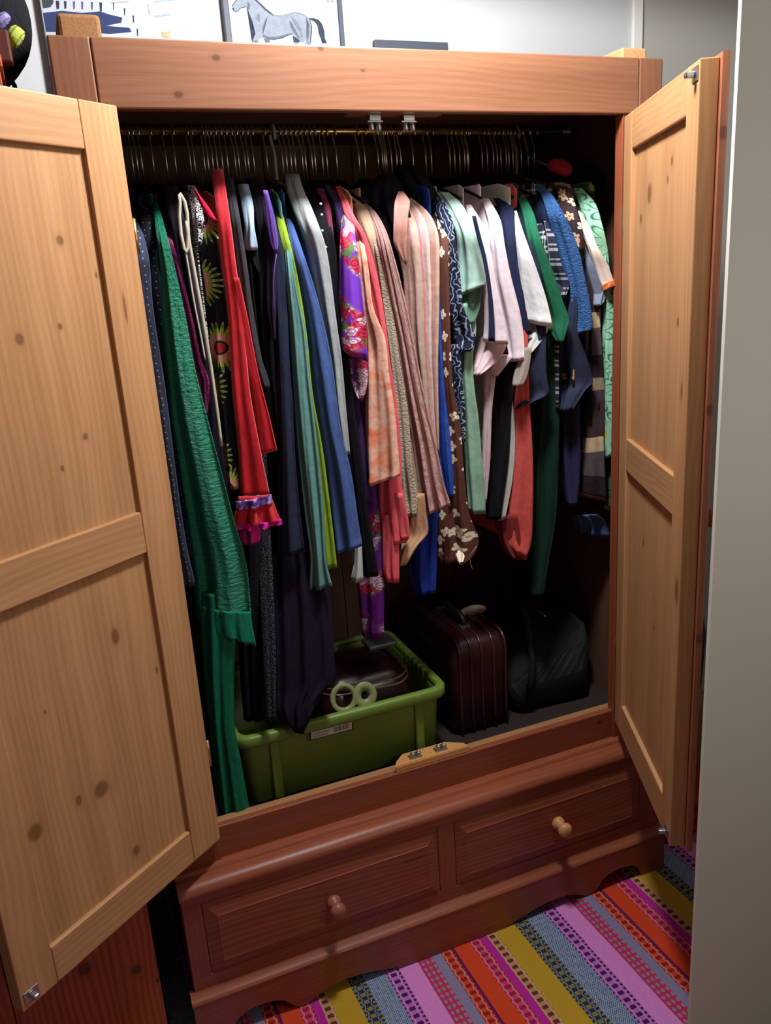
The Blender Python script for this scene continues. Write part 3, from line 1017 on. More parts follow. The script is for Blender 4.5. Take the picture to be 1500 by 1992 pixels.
def sheet(name, rows, mat, parent, yf=0.05, ytop=None, sh=90.0, alpha=0.7, th=0.012, folds=1.0, fold_amp=1.0, hem=None, hem_amp=0.0, seed=0, label=None, bulge=0.2, yend=None, band=0):
    """a hanging length of cloth: a flattened closed tube following a traced outline at its real depth"""
    rows = parse(rows) if isinstance(rows, str) else rows
    v0, v1 = rows[0][0], rows[-1][0]
    n = max(12, min(72, int((v1 - v0) / 8)))
    rs = resample(rows, n)
    rnd = random.Random(seed * 13 + 5)
    ph = rnd.random() * 6.28
    ph2 = rnd.random() * 6.28
    K = 26
    ytop = yf if ytop is None else ytop
    rings, uvr = [], []
    wavg = None
    fr = []
    for (vL, uL, vR, uR) in rs:
        k = min(1.0, max(0.0, (vR - v0) / sh)) if ytop != yf else 1.0
        y = ytop + (yf - ytop) * (1 - (1 - k) ** 2)
        if yend is not None:
            q = min(1.0, max(0.0, (vR - v0) / (v1 - v0) * 2.0 - 1.0))
            y += (yend - y) * q * q * (3 - 2 * q)
        R = at_y(uR, vR, y)
        L0 = at_y(uL, vL, y)
        w = (R - L0).length
        L = at_y(uL, vL, y + alpha * min(w, 0.12))
        fr.append((L, R))
    ws = [(R - L).length for L, R in fr]
    wavg = sum(ws) / len(ws)
    zz0 = fr[0][1].z
    vR_s = [q[0] for q in rs]
    for idx, ((L, R), w) in enumerate(zip(fr, ws)):
        t = idx / (n - 1)
        dxy = Vector((R.x - L.x, R.y - L.y, 0))
        nr = Vector((dxy.y, -dxy.x, 0))
        nr = nr.normalized() if nr.length > 1e-6 else Vector((0, -1, 0))
        if nr.dot(CAM - R) < 0:
            nr = -nr
        amp = fold_amp * min(0.0075, 0.085 * w) * (0.35 + 0.65 * t)
        bl = min(0.016, bulge * w)
        front, back = [], []
        for k in range(K + 1):
            s = k / K
            prof_ = math.sin(PI * s)
            nf = max(1.0, folds * wavg / 0.030)
            f = amp * (math.sin(2 * PI * nf * s + ph + 1.3 * math.sin(2.1 * t + ph2)) + 0.5 * math.sin(2 * PI * nf * 1.9 * s + ph2 + 2.2 * t)) * prof_ ** 0.5
            p = L + (R - L) * s + nr * (bl * prof_ + f)
            if band and vR_s[idx] > v1 - band:
                p = p + nr * 0.0022
            tt = min(th, 0.35 * w + 0.002) * (0.25 + 0.75 * prof_)
            if hem_amp and idx == n - 1:
                p = p + Vector((0, 0, hem_amp * abs(math.sin(s * wavg / 0.030 * 2 * PI))))
            front.append(p)
            back.append(p - nr * tt)
        ring = front + back[::-1]
        rings.append(ring)
    m = 2 * (K + 1)
    verts, faces, uvs = [], [], []
    for idx, rg in enumerate(rings):
        for k, p in enumerate(rg):
            verts.append(p)
            s = (k if k <= K else m - 1 - k) / K
            uvs.append((s * wavg + seed * 0.37, zz0 - fr[idx][1].z + seed * 0.21))
    # hem: the tube is left open, with its inner wall going up a little
    last = rings[-1]
    c = sum((Vector(p) for p in last), Vector()) / m
    for back_, pull in ((1, 0.30), (min(4, n - 2), 0.40)):
        src = rings[-1] if back_ == 1 else rings[-1 - back_]
        src2 = rings[-2]
        for k in range(m):
            p, pp = src[k], src[m - 1 - k]
            if back_ == 1:
                p, pp = p + (src2[k] - p) * 0.2, pp + (src2[m - 1 - k] - pp) * 0.2
            q = p + (pp - p) * pull
            verts.append(q)
            uvs.append(uvs[(n - 1) * m + k])
    for i in range(n + 1):
        for k in range(m):
            faces.append((i * m + k, i * m + (k + 1) % m, (i + 1) * m + (k + 1) % m, (i + 1) * m + k))
    faces.append(tuple(range(m)))
    faces.append(tuple((n + 1) * m + k for k in range(m)))
    o = mesh(name, verts, faces, mat, parent, uvs, True, label)
    return o, fr


def body_sheet(name, fr, xr, mat, parent, zhem, seed=0, th=0.011, yb=None):
    """the garment's flat body between the front length and the back, hanging from the hanger"""
    rnd = random.Random(seed)
    ph = rnd.random() * 6.28
    yb = yb or rnd.uniform(0.47, 0.525)
    ZN = 1.846
    n, K = 22, 16
    ztop = 1.802
    pts = [((L.x + R.x) / 2, max(L.y, R.y), (L.z + R.z) / 2) for L, R in fr]

    def front(z):
        if z >= pts[0][2]:
            return pts[0][0], pts[0][1]
        for a, b in zip(pts, pts[1:]):
            if b[2] <= z <= a[2] and a[2] > b[2]:
                t = (a[2] - z) / (a[2] - b[2])
                return a[0] + (b[0] - a[0]) * t, a[1] + (b[1] - a[1]) * t
        return pts[-1][0], pts[-1][1]
    verts, faces, uvs = [], [], []
    m = 2 * (K + 1)
    for i in range(n):
        t = i / (n - 1)
        z = ztop + (zhem - ztop) * (t ** 1.35)
        xf, yfr = front(z)
        half = 0.035 + max(0.0, (ZN - z)) / 0.32
        ya = max(yfr + 0.012, YR - half)
        yz = min(yb, YR + half)
        fr_, bk_ = [], []
        for k in range(K + 1):
            s = k / K
            y = ya + (yz - ya) * s
            q = min(1.0, max(0.0, (y - yfr) / (YR - yfr + 1e-6)))
            if z > pts[0][2]:
                q = 1.0 if y >= YR else min(1.0, max(0.0, 1 - (YR - y) / max(0.05, YR - pts[0][1])))
            x = xf + (xr - xf) * q
            x += 0.0035 * math.sin(24 * y + ph + 2 * t) * t * math.sin(PI * s)
            e = th * (0.3 + 0.7 * math.sin(PI * s) ** 0.5)
            fr_.append(Vector((x - e * 0.5, y, z)))
            bk_.append(Vector((x + e * 0.5, y, z)))
        for k, p in enumerate(fr_ + bk_[::-1]):
            verts.append(p)
            uvs.append((p.y + seed * .3, ZN - p.z + seed * .2))
    for i in range(n - 1):
        for k in range(m):
            faces.append((i * m + k, i * m + (k + 1) % m, (i + 1) * m + (k + 1) % m, (i + 1) * m + k))
    faces.append(tuple(range(m)))
    faces.append(tuple((n - 1) * m + k for k in range(m)))
    return mesh(name, verts, faces, mat, parent, uvs, True)


M_HANG = m_plain('black_velvet_hanger', srgb(30, 28, 30), 0.7, 0.2)
M_HOOK = m_plain('hook_wire', srgb(225, 220, 212), 0.33, 0.5, 1.0)
M_PLGREY = m_plain('grey_plastic', srgb(150, 150, 150), 0.4, 0.4)
hooks = []


def hanger(xr, fr, label, kind='wire', mat=None):
    h = thing('clothes_hanger', label, 'hanger', (xr, YR, 1.845), 'clothes hangers on the wardrobe rail')
    plast = kind == 'plastic'
    r = 0.0042 if plast else 0.0019
    hm = mat or (M_PLGREY if plast else M_HOOK)
    pts = []
    R0 = 0.0115 + r + (0.004 if plast else 0)
    cz = ZR + 0.0075 + r - R0 + 0.0003
    sx = random.uniform(-0.003, 0.003)
    for k in range(13):
        a = math.radians(-40 + 220 * k / 12)
        pts.append((xr + sx * 0.3, YR + R0 * math.cos(a) * -1, cz + R0 * math.sin(a)))
    # the hook leaves the rail at the front and sweeps back to the stem
    pts2 = [(xr, YR - R0 * math.cos(math.radians(a)), cz + R0 * math.sin(math.radians(a))) for a in range(-35, 186, 20)]
    pts2 += [(xr + sx * 0.5, YR + R0 * 0.86, cz - 0.012), (xr + sx * 0.8, YR + R0 * 0.30, cz - 0.028), (xr + sx, YR, cz - 0.040), (xr + sx, YR, 1.840)]
    tube('hook', pts2, r, hm, h, 8)
    # sloping arms
    x_f = fr[0][1].x if fr else xr
    dx = max(-0.05, min(0.05, (x_f - xr) * 0.8))
    arm = []
    for k in range(-8, 9):
        s = k / 8
        y = YR + s * 0.185
        arm.append((xr + sx + (dx * (-s) if s < 0 else 0), y, 1.834 - 0.045 * abs(s) - 0.018 * s * s))
    rs = [0.0030 + 0.0022 * (1 - abs(k / 8)) for k in range(-8, 9)]
    tube('hanger_arm', arm, rs, hm if plast else M_HANG, h, 8)
    return h


RECS = []


def G(name, cat, label, mat, rows, yf=0.05, ytop=0.16, sh=95.0, part='front', body=True, bhem=None, hang=True, hlabel=None, kind='wire', xr=None, extras=(), bmat=None, group=None, hm=None, post=None, band=0, **kw):
    """note one garment; all are built once their places on the rail are known"""
    rr = parse(rows)
    Rt = at_y(rr[0][3], rr[0][2], ytop)
    if xr is None:
        xr = 0.035 + (Rt.x - 0.035) * 0.955
    RECS.append(dict(name=name, cat=cat, label=label, mat=mat, rr=rr, yf=yf, ytop=ytop, sh=sh, part=part, body=body, bhem=bhem, hang=hang, hlabel=hlabel,
                     kind=kind, xr=xr, extras=extras, bmat=bmat, group=group, hm=hm, post=post, band=band, kw=kw))


def build_clothes(gap=0.0115):
    recs = sorted(RECS, key=lambda r: r['xr'])
    xs = [r['xr'] for r in recs]
    for _ in range(400):                       # push neighbours apart until every hook has room
        for i in range(len(xs) - 1):
            d = gap - (xs[i + 1] - xs[i])
            if d > 0:
                xs[i] -= d / 2
                xs[i + 1] += d / 2
        xs = [min(max(x, 0.05 + 0.001 * i), W - 0.05) for i, x in enumerate(xs)]
    for r, x in zip(recs, xs):
        r['x'] = x
    for seed, r in enumerate(RECS, 1):
        xr, rr, mat, yf = r['x'], r['rr'], r['mat'], r['yf']
        hooks.append(xr)
        t = thing(r['name'], r['label'], r['cat'], (xr, YR, 1.846), r['group'])
        o, fr = sheet(r['part'], rr, mat, t, yf, r['ytop'], r['sh'], seed=seed, band=r['band'], **r['kw'])
        if r['body']:
            zh = at_y(rr[-1][3], r['bhem'], yf).z if r['bhem'] else fr[-1][1].z + 0.035
            body_sheet('body', fr, xr, r['bmat'] or mat, t, max(zh, 0.75), seed)
        for ex in r['extras']:
            ex = dict(ex)
            nm = ex.pop('name')
            rw = ex.pop('rows')
            mt = ex.pop('mat', mat)
            y_ = ex.pop('yf', yf)
            sheet(nm, rw, mt, t, y_, seed=seed + 50, **ex)
        if r['post']:
            r['post'](t)
        if r['hang']:
            hanger(xr, fr, r['hlabel'] or ('slim black hanger with a wire hook holding the ' + label_short(r['label'])), r['kind'], r['hm'])


def label_short(s):
    w = s.split()
    return ' '.join(w[:7])


S = srgb
# colours here are cloth colours
m_navydot = m_dots('slate_dotted_cloth', S(62, 70, 92), S(170, 175, 185), 75, 0.10)
m_blackdot = m_dots('black_dotted_cloth', S(22, 26, 36), S(120, 130, 140), 75, 0.09)
m_green = m_cloth('emerald_satin', S(18, 122, 92), 0.25, 0.5, 0.42, 0.35, crinkle=(100, 150, 2.2))
m_lace = m_zebra('emerald_lace', S(14, 96, 74), S(30, 150, 115), 160, 14, 0.35, 0.6)
m_mag = m_cloth('magenta_boucle', S(178, 62, 135), 0.4, 0.6, 0.95, crinkle=(260, 260, 5.0))
m_blk = m_cloth('black_cloth', S(20, 19, 26), 0.2)
m_blkpurple = m_cloth('aubergine_black_cloth', S(34, 26, 44), 0.2)
m_cream = m_cloth('cream_ribbon', S(205, 198, 176), 0.1)
m_scroll = m_zebra('scroll_print', S(22, 20, 30), S(205, 200, 205), 60, 16)
m_crim = m_cloth('crimson_cloth', S(196, 30, 62), 0.15)
m_red = m_cloth('scarlet_velvet', S(206, 26, 40), 0.2, 0.3, 0.7, sheen=0.3)
m_magtrim = m_cloth('magenta_trim', S(205, 30, 150), 0.1)
m_lilac = m_floral('lilac_braid', S(90, 50, 130), [S(150, 110, 190)], 90, 0.006, 5, S(215, 190, 225))
m_char = m_cloth('charcoal_cloth', S(62, 60, 66), 0.15)
m_denim = m_cloth('pale_denim', S(165, 188, 210), 0.18)
m_purple = m_cloth('violet_lining', S(112, 78, 180), 0.15, rough=0.6)
m_dkpurple = m_cloth('plum_cloth', S(58, 36, 80), 0.2)
m_navy = m_cloth('navy_cloth', S(42, 48, 70), 0.15)
m_teal = m_cloth('sage_teal_jersey', S(98, 148, 144), 0.12, heather=0.05)
m_lime = m_cloth('lime_knit', S(140, 170, 50), 0.2, 0.6)
m_blue = m_cloth('denim_blue_knit', S(72, 98, 158), 0.15, 0.3, heather=0.05)
m_grey = m_cloth('dove_grey_fleece', S(168, 172, 174), 0.1)
m_burg = m_cloth('burgundy_cloth', S(110, 40, 66), 0.2)
m_vfloral = m_roses('violet_rose_print', S(128, 58, 205))
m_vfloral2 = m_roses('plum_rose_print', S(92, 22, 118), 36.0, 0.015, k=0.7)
m_peach = m_blotch('peach_tie_dye', [S(232, 100, 66), S(236, 150, 116), S(236, 190, 168), S(226, 112, 76), S(232, 160, 130)], 16, 0.5)
m_coral = m_cloth('coral_pink_jersey', S(232, 98, 108), 0.1)
m_taupe = m_cloth('taupe_jersey', S(176, 146, 122), 0.1)
m_creamf = m_cloth('cream_boucle', S(205, 190, 168), 0.3, 0.6, crinkle=(220, 220, 4.0))
m_gauze = m_cloth('dusty_pink_gauze', S(206, 160, 154), 0.18, 0.5, crinkle=(420, 26, 4.0))
m_stripe = m_bands('pink_stripe_linen', [(0, S(190, 150, 130)), (.18, S(214, 150, 165)), (.26, S(180, 160, 140)), (.42, S(205, 110, 140)), (.47, S(196, 165, 150)),
                                        (.62, S(225, 195, 190)), (.7, S(186, 140, 128)), (.88, S(210, 180, 160))], 0.05, 'u', warp=0.004)
m_royal = m_cloth('royal_blue_satin', S(34, 72, 170), 0.3, 0.5, 0.5, 0.3)
m_brown = m_floral('brown_white_flower_print', S(92, 52, 40), [S(235, 225, 205)], 30, 0.0125, 4, S(190, 160, 120), keep=0.2, warp=0.006)
m_navyleaf = m_zebra('navy_leaf_print', S(26, 34, 58), S(150, 165, 185), 26, 13, 0.80, 0.9)
m_sage = m_cloth('sage_green_jersey', S(164, 196, 184), 0.12)
m_sageb = m_blotch('sage_wash', [S(110, 150, 128), S(150, 190, 165), S(128, 165, 140)], 10)
m_pink = m_cloth('pale_pink_jersey', S(236, 222, 231), 0.05)
m_pinkd = m_cloth('blush_jersey', S(206, 180, 186), 0.08)
m_white = m_cloth('white_jersey', S(240, 244, 247), 0.04)
m_offw = m_cloth('grey_white_jersey', S(190, 194, 192), 0.06)
m_nvtee = m_cloth('dark_navy_jersey', S(34, 40, 68), 0.15)
m_coralred = m_cloth('coral_red_knit', S(205, 88, 82), 0.1)
m_slate = m_cloth('slate_navy_jersey', S(44, 51, 72), 0.12)
m_bottle = m_cloth('bottle_green_linen', S(36, 108, 78), 0.25, 0.5)
m_dkgreen = m_cloth('dark_green_cloth', S(18, 48, 34), 0.2)
m_plaidm = m_plaid('navy_plaid', S(38, 44, 62), S(205, 205, 205), 0.032)
m_bknit = m_cloth('blue_textured_knit', S(70, 116, 180), 0.25, 0.6, crinkle=(190, 240, 6.0))
m_brfloral = m_floral('brown_cream_blossom_print', S(46, 28, 32), [S(225, 205, 180), S(190, 160, 130)], 40, 0.0115, 5, S(120, 90, 60), 1, keep=0.3)
m_peachw = m_cloth('peach_white_jersey', S(238, 222, 212), 0.06)
m_gdenim = m_cloth('grey_denim', S(108, 120, 138), 0.18)
m_patch = m_bands('brown_cream_stripe_knit', [(0, S(62, 44, 48)), (.28, S(198, 176, 142)), (.40, S(92, 80, 84)), (.62, S(48, 34, 40)), (.80, S(150, 130, 108)), (.9, S(70, 58, 70))], 0.30, 'v', warp=0.02)
m_mint = m_leaf('mint_leaf_print', S(150, 205, 172), S(24, 92, 72), S(110, 160, 120))
m_dkleaf = m_leaf('dark_leaf_print', S(60, 96, 66), S(16, 40, 30), S(40, 70, 50))
m_tan = m_cloth('tan_cotton', S(190, 148, 114), 0.1)
m_steelblue = m_cloth('steel_blue_satin', S(70, 100, 140), 0.15, rough=0.4)


def m_sunflower():
    a = N('sunflower_medallion_print')
    cloth_base(a, 2200.0, 0.2)
    fl, ce, rv, q = flower_mask(a, 9.5, 0.052, 26, 0.17, 0.45)
    base = a.mix(0.5, S(16, 15, 20), S(26, 24, 24))
    ringc = a.ramp(q, [(0, S(190, 50, 60)), (0.18, S(40, 50, 30)), (0.27, S(228, 150, 130)), (0.5, S(180, 185, 80)), (0.72, S(110, 150, 60)), (0.86, S(200, 200, 150))], True)
    c = a.mix(fl, base, ringc)
    return a.done(c, 0.85, 0.2)


m_sun = m_sunflower()



def post_ribbons(t):
    for k, pp in enumerate(([(349, 378), (350, 392), (349, 420), (352, 455), (358, 484), (363, 492), (366, 480), (366, 450), (364, 415), (359, 392), (352, 380), (349, 376)],
                            [(363, 430), (368, 470), (376, 515), (386, 570), (395, 620), (405, 680), (415, 745), (424, 810), (431, 868)],
                            [(361, 488), (368, 530), (378, 590), (390, 650), (399, 700)])):
        q = resample([(v, u) for u, v in pp], 22) if k else [(v, u) for u, v in pp]
        tube('ribbon', [at_y(u, v, 0.045) for v, u in q], 0.0032 if k < 2 else 0.0018, m_cream, t, 8, label='cream hanging ribbon')


def post_piping(t):
    tube('piping', [at_y(u, v, 0.047) for u, v in ((538, 494), (534, 520), (532, 550), (533, 585), (535, 622))], 0.001, m_purple, t, 6)


def post_buttons(t):
    for (u, v) in ((624, 397), (626, 418), (627, 449), (634, 481), (637, 511)):
        q = at_y(u, v, 0.058)
        lathe('button', [(0.0002, 0), (0.0028, 0), (0.0028, 0.001), (0.0002, 0.0012)], q, (-0.4, -1, 0.2), m_offw, t, 12)


def post_thread(t):
    tube('loose_thread', [at_y(u, v, 0.04) for u, v in ((914, 1086), (915, 1096), (917, 1102), (920, 1108))], 0.0008, m_cream, t, 6, label='loose white thread')



# -- left end, behind the open left door
G('shirt', 'shirt', 'slate blue shirt with tiny white dots, first on the rail beside the left door', m_navydot,
  '420 246 268; 500 262 288; 600 276 297; 767 296 322; 933 322 343; 1060 342 362; 1133 354 378; 1140 356 379', yf=0.035, xr=0.075)
G('blouse', 'blouse', 'black blouse with fine pale dots squeezed between slate shirt and green satin robe', m_blackdot,
  '400 270 292; 500 280 306; 600 288 318; 767 312 334; 933 334 354; 1085 350 374', yf=0.06, xr=0.09)
G('robe', 'robe', 'long emerald green satin robe with scalloped lace hem', m_green,
  '392 299 305; 430 301 317; 533 312 342; 620 314 361; 717 322 379; 817 330 404; 917 345 430; 1010 358 454; 1100 372 479; 1187 380 1200 489', yf=0.03, xr=0.105,
  folds=0.7, fold_amp=1.2, alpha=0.5, bulge=0.25,
  extras=[dict(name='lace_hem', rows='1175 381 1190 487; 1200 384 1225 492; 1212 390 1262 499', mat=m_lace, yf=0.024, alpha=0.5, hem_amp=0.009, th=0.005, fold_amp=0.45, label='scalloped lace border'),
          dict(name='underskirt', rows='1150 384 460; 1252 392 457; 1330 399 455; 1403 406 455; 1500 416 472; 1590 426 488', mat=m_cloth('emerald_underskirt', S(18, 104, 74), 0.2, 0.3, 0.6), yf=0.046, alpha=0.4, folds=0.8)])
G('cardigan', 'cardigan', 'magenta pink boucle cardigan next to the green robe', m_mag,
  '420 308 320; 480 318 338; 533 328 352; 620 346 374; 700 358 391; 743 368 406; 790 385 405; 808 398 404', yf=0.055, xr=0.125, folds=1.5, fold_amp=1.4)
G('dress', 'dress', 'dark aubergine dress with long cream hanging ribbons', m_blkpurple,
          '360 318 345; 450 330 362; 560 345 382; 700 372 412; 800 386 424; 900 400 436; 1010 430 452; 1100 440 468', yf=0.07, xr=0.145, post=post_ribbons)
G('top', 'top', 'black and white scroll print top with a short cap sleeve', m_scroll,
  '360 364 380; 385 367 387; 410 371 393; 440 375 397; 478 384 391', yf=0.06, ytop=0.13, xr=0.165, body=True, bhem=700)
G('dress', 'dress', 'black dress printed with big green and cream sunflower medallions', m_sun,
  '395 386 412; 425 389 428; 500 391 437; 600 404 446; 700 411 451; 760 419 453; 850 431 459; 945 443 463; 952 445 463', yf=0.062, ytop=0.13, xr=0.19)
G('dress', 'dress', 'long scarlet velvet dress with a ruffled hem edged in magenta', m_red,
        '328 410 433; 400 419 443; 450 424 450; 500 429 456; 600 442 469; 700 448 479; 767 452 486; 867 461 504; 963 466 524', yf=0.035, ytop=0.12, xr=0.215, sh=130, folds=0.6,
        extras=[dict(name='sleeve', rows='540 452 464; 620 463 481; 733 483 503; 800 494 520; 877 884 503 877 538', yf=0.03, alpha=0.9),
                dict(name='ruffle', rows='966 464 962 525; 985 460 975 531; 1003 455 996 539; 1022 451 1013 547', yf=0.02, alpha=0.3, fold_amp=1.3, folds=1.0, label='flared red ruffle'),
                dict(name='ruffle_edge', rows='1019 450 1010 548; 1031 450 1020 549', yf=0.018, alpha=0.3, mat=m_magtrim, fold_amp=1.3, folds=1.0, label='magenta edging'),
                dict(name='flower_braid', rows='976 458 962 528; 992 459 978 530', yf=0.014, alpha=0.3, mat=m_lilac, label='lilac flower braid'),
                dict(name='underlayer', rows='1000 455 500; 1040 460 506; 1060 468 1056 504', yf=0.06, mat=m_cloth('raspberry_lining', S(170, 24, 100), 0.1)),
                dict(name='shoulder_strap', rows='362 376 380 389; 395 388 408 410; 422 404 432 424', yf=0.05, alpha=0.2, th=0.004, mat=m_crim, label='flat crimson strap')])
G('jacket', 'jacket', 'charcoal jersey jacket hanging just right of the scarlet dress', m_char,
  '345 436 452; 400 442 462; 450 450 470; 530 460 482; 600 468 491; 700 486 509; 747 500 524; 757 510 524', yf=0.065, ytop=0.14)
G('jacket', 'jacket', 'pale washed denim jacket showing one narrow cuff', m_denim,
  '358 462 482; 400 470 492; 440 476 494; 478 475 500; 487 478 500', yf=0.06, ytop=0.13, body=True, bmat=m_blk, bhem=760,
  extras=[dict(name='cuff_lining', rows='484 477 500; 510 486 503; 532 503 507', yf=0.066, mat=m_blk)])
G('shirt', 'shirt', 'plain black long shirt between denim jacket and purple lined jacket', m_blk,
  '350 480 500; 430 496 516; 520 500 522; 620 505 528; 700 512 535; 800 520 548; 880 530 556', yf=0.07, ytop=0.14)
G('jacket', 'jacket', 'dark jacket with a violet lined lapel', m_blkpurple,
       '355 494 514; 400 508 524; 450 514 534; 500 515 538; 600 518 537; 640 526 536; 665 531 536', yf=0.055, ytop=0.13,
       extras=[dict(name='lapel_lining', rows='370 511 520; 400 515 528; 440 520 536; 475 527 541; 492 535 540', mat=m_purple, yf=0.045, alpha=0.6, label='violet satin lining')], post=post_piping)
G('shirt', 'shirt', 'dark navy long sleeved jersey shirt with a straight cuff', m_navy,
  '380 508 526; 450 520 540; 500 528 552; 600 534 558; 700 538 562; 770 540 567; 900 543 574; 1000 541 583; 1078 539 1074 592', yf=0.05, ytop=0.14)
G('top', 'top', 'sage teal jersey top with long flared cuffs', m_teal,
  '455 552 560; 480 554 564; 560 558 576; 640 562 592; 740 568 602; 867 577 617; 1000 592 629; 1083 604 633; 1112 603 638; 1142 1146 601 1140 646', yf=0.038, ytop=0.08, folds=1.6, fold_amp=1.5)
G('cardigan', 'cardigan', 'lime green fine knit cardigan peeping out beside the teal top', m_lime,
  '402 535 543; 425 537 552; 517 556 574; 600 568 589; 667 580 598; 767 594 608; 867 606 626; 933 612 635; 1050 626 649; 1105 632 655', yf=0.055, ytop=0.13)
G('jumper', 'jumper', 'denim blue knitted jumper with a long straight sleeve', m_blue,
  '425 556 566; 480 566 585; 567 581 613; 620 589 627; 683 594 641; 733 600 649; 833 618 662; 917 630 682; 1017 642 697; 1072 1076 650 1062 704', band=10, yf=0.045, ytop=0.12, folds=0.8, part='sleeve')
G('dressing_gown', 'dressing gown', 'dove grey fleece dressing gown on a thick grey hanger', m_grey,
       '338 553 580; 365 556 588; 407 570 607; 473 594 631; 533 608 642; 620 626 653; 700 640 664; 800 652 673; 884 668 681', yf=0.055, ytop=0.19, sh=120, kind='plastic',
       hlabel='thick grey plastic hanger standing up above the dove grey dressing gown', xr=0.452)
G('blouse', 'blouse', 'black button front blouse right of the grey dressing gown', m_blk,
       '372 592 618; 450 612 646; 520 626 656; 600 640 664; 700 652 678; 800 664 690; 900 676 704; 1000 686 716; 1060 692 726; 1120 700 736', yf=0.065, ytop=0.17, post=post_buttons)
G('cardigan', 'cardigan', 'burgundy cardigan showing a thin edge at the middle', m_burg,
  '366 612 628; 400 628 641; 450 636 648; 500 641 652; 560 646 656; 640 650 662', yf=0.068, ytop=0.16)
G('blouse', 'blouse', 'plum purple blouse hanging behind the violet rose print dress', m_dkpurple,
  '358 626 640; 400 648 664; 450 656 676; 540 660 680; 640 664 686; 760 676 696; 880 690 712; 980 700 724', yf=0.072, ytop=0.17)
G('dress', 'dress', 'bright violet silky dress printed with red and white roses', m_vfloral,
  '400 670 677; 440 663 688; 520 660 698; 600 660 707; 640 659 712; 674 660 704 714', yf=0.03, ytop=0.10, part='sleeve', body=False, folds=0.8,
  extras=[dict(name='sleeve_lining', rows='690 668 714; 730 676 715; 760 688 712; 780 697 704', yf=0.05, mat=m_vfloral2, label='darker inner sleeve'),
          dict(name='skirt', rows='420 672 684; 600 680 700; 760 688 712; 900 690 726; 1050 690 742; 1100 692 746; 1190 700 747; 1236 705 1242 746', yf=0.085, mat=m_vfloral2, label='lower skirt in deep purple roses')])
G('shirt', 'shirt', 'grey green shirt with just its tail showing below the blue jumper', m_offw,
  '470 640 652; 700 668 684; 900 684 698; 1050 690 703; 1100 689 705; 1130 681 1132 706', yf=0.105, ytop=0.15, xr=0.50, yend=0.07)
G('tunic', 'tunic', 'peach orange tie dyed cotton tunic', m_peach,
  '430 688 696; 480 692 709; 528 696 717; 600 704 726; 660 710 749; 730 712 757; 810 711 769; 870 711 774; 940 946 714 925 779', band=12, yf=0.03, ytop=0.09, folds=0.9, fold_amp=1.6)
G('cardigan', 'cardigan', 'coral pink jersey cardigan folded up at its hem', m_coral,
  '362 651 662; 390 662 676; 416 670 687; 456 688 710; 500 698 724; 560 714 738; 640 733 751; 700 740 758; 800 752 773; 900 742 781; 940 736 781; 1000 737 791; 1040 742 797; 1056 750 790', yf=0.045, ytop=0.17,
  extras=[dict(name='tail', rows='1000 742 780; 1060 744 776; 1110 745 776; 1130 752 1134 776', yf=0.052), dict(name='folded_hem', rows='960 768 782; 1000 771 792; 1040 775 797; 1050 780 794', yf=0.034)])
G('top', 'top', 'taupe beige jersey top with a rounded shoulder', m_taupe,
  '382 672 684; 400 684 710; 440 702 726; 500 720 740; 560 732 750; 650 748 763; 760 760 784; 880 776 806; 980 798 1000 829; 1035 790 1035 833; 1062 783 812; 1100 775 790', yf=0.06, ytop=0.18,
  extras=[dict(name='tail', rows='960 780 826; 1000 786 829; 1036 785 833; 1064 780 810; 1100 775 788', mat=m_tan, yf=0.05, label='tan tail')])
G('cardigan', 'cardigan', 'cream boucle cardigan with a fuzzy long edge', m_creamf,
  '400 700 714; 440 716 732; 500 730 748; 600 744 764; 690 757 775; 810 769 794; 910 778 802; 970 784 812; 1005 792 810', yf=0.05, ytop=0.16, fold_amp=1.4)
G('blouse', 'blouse', 'dusty pink crinkled gauze blouse with a wide sleeve', m_gauze,
  '395 704 712; 412 714 730; 448 728 750; 500 738 766; 545 745 778; 600 753 791; 650 764 801; 730 776 817; 800 787 832; 870 798 849; 940 806 863; 1006 814 982 877', band=12, yf=0.035, ytop=0.15, folds=2.2, fold_amp=1.2, part='sleeve')
G('coat', 'coat', 'black coat with a high rounded collar left of the striped linen shirt', m_blk,
  '338 742 764; 360 716 782; 390 706 792; 430 726 800; 520 760 812; 640 780 824; 780 800 838', yf=0.10, ytop=0.20, sh=60)
G('shirt', 'shirt', 'pink and beige striped linen shirt with an open collar', m_stripe,
  '385 774 800; 410 766 830; 440 766 848; 480 772 855; 540 784 855; 600 788 854; 660 794 853; 700 800 852; 800 818 853; 880 842 854', yf=0.05, ytop=0.15, folds=1.0,
  extras=[dict(name='collar', rows='372 775 784; 392 768 798; 420 766 794; 470 765 792; 505 782 791; 514 788 791', yf=0.032, ytop=0.10, sh=80, alpha=0.4, th=0.006, mat=m_bands('collar_stripe_linen', [(0, S(176, 128, 116)), (.3, S(196, 140, 140)), (.5, S(170, 120, 108))], 0.03, 'u'))])
G('hoodie', 'hoodie', 'thick black hooded jumper bunched behind the pink collar tab', m_blk,
  '322 764 806; 345 770 830; 380 786 852; 420 806 862; 480 830 864', yf=0.14, ytop=0.22, sh=60, bhem=760)
G('dress', 'dress', 'royal blue satin dress with a long plain skirt', m_royal,
  '460 842 852; 540 846 859; 600 847 866; 650 848 868; 770 850 872; 890 855 881; 955 868 882; 968 872 880', yf=0.05, ytop=0.10, fold_amp=1.5,
  extras=[dict(name='skirt', rows='940 800 855; 1000 800 852; 1060 795 850; 1110 796 849; 1154 807 1154 847', yf=0.075, mat=m_cloth('royal_blue_skirt', S(34, 56, 150), 0.15), folds=0.8)])
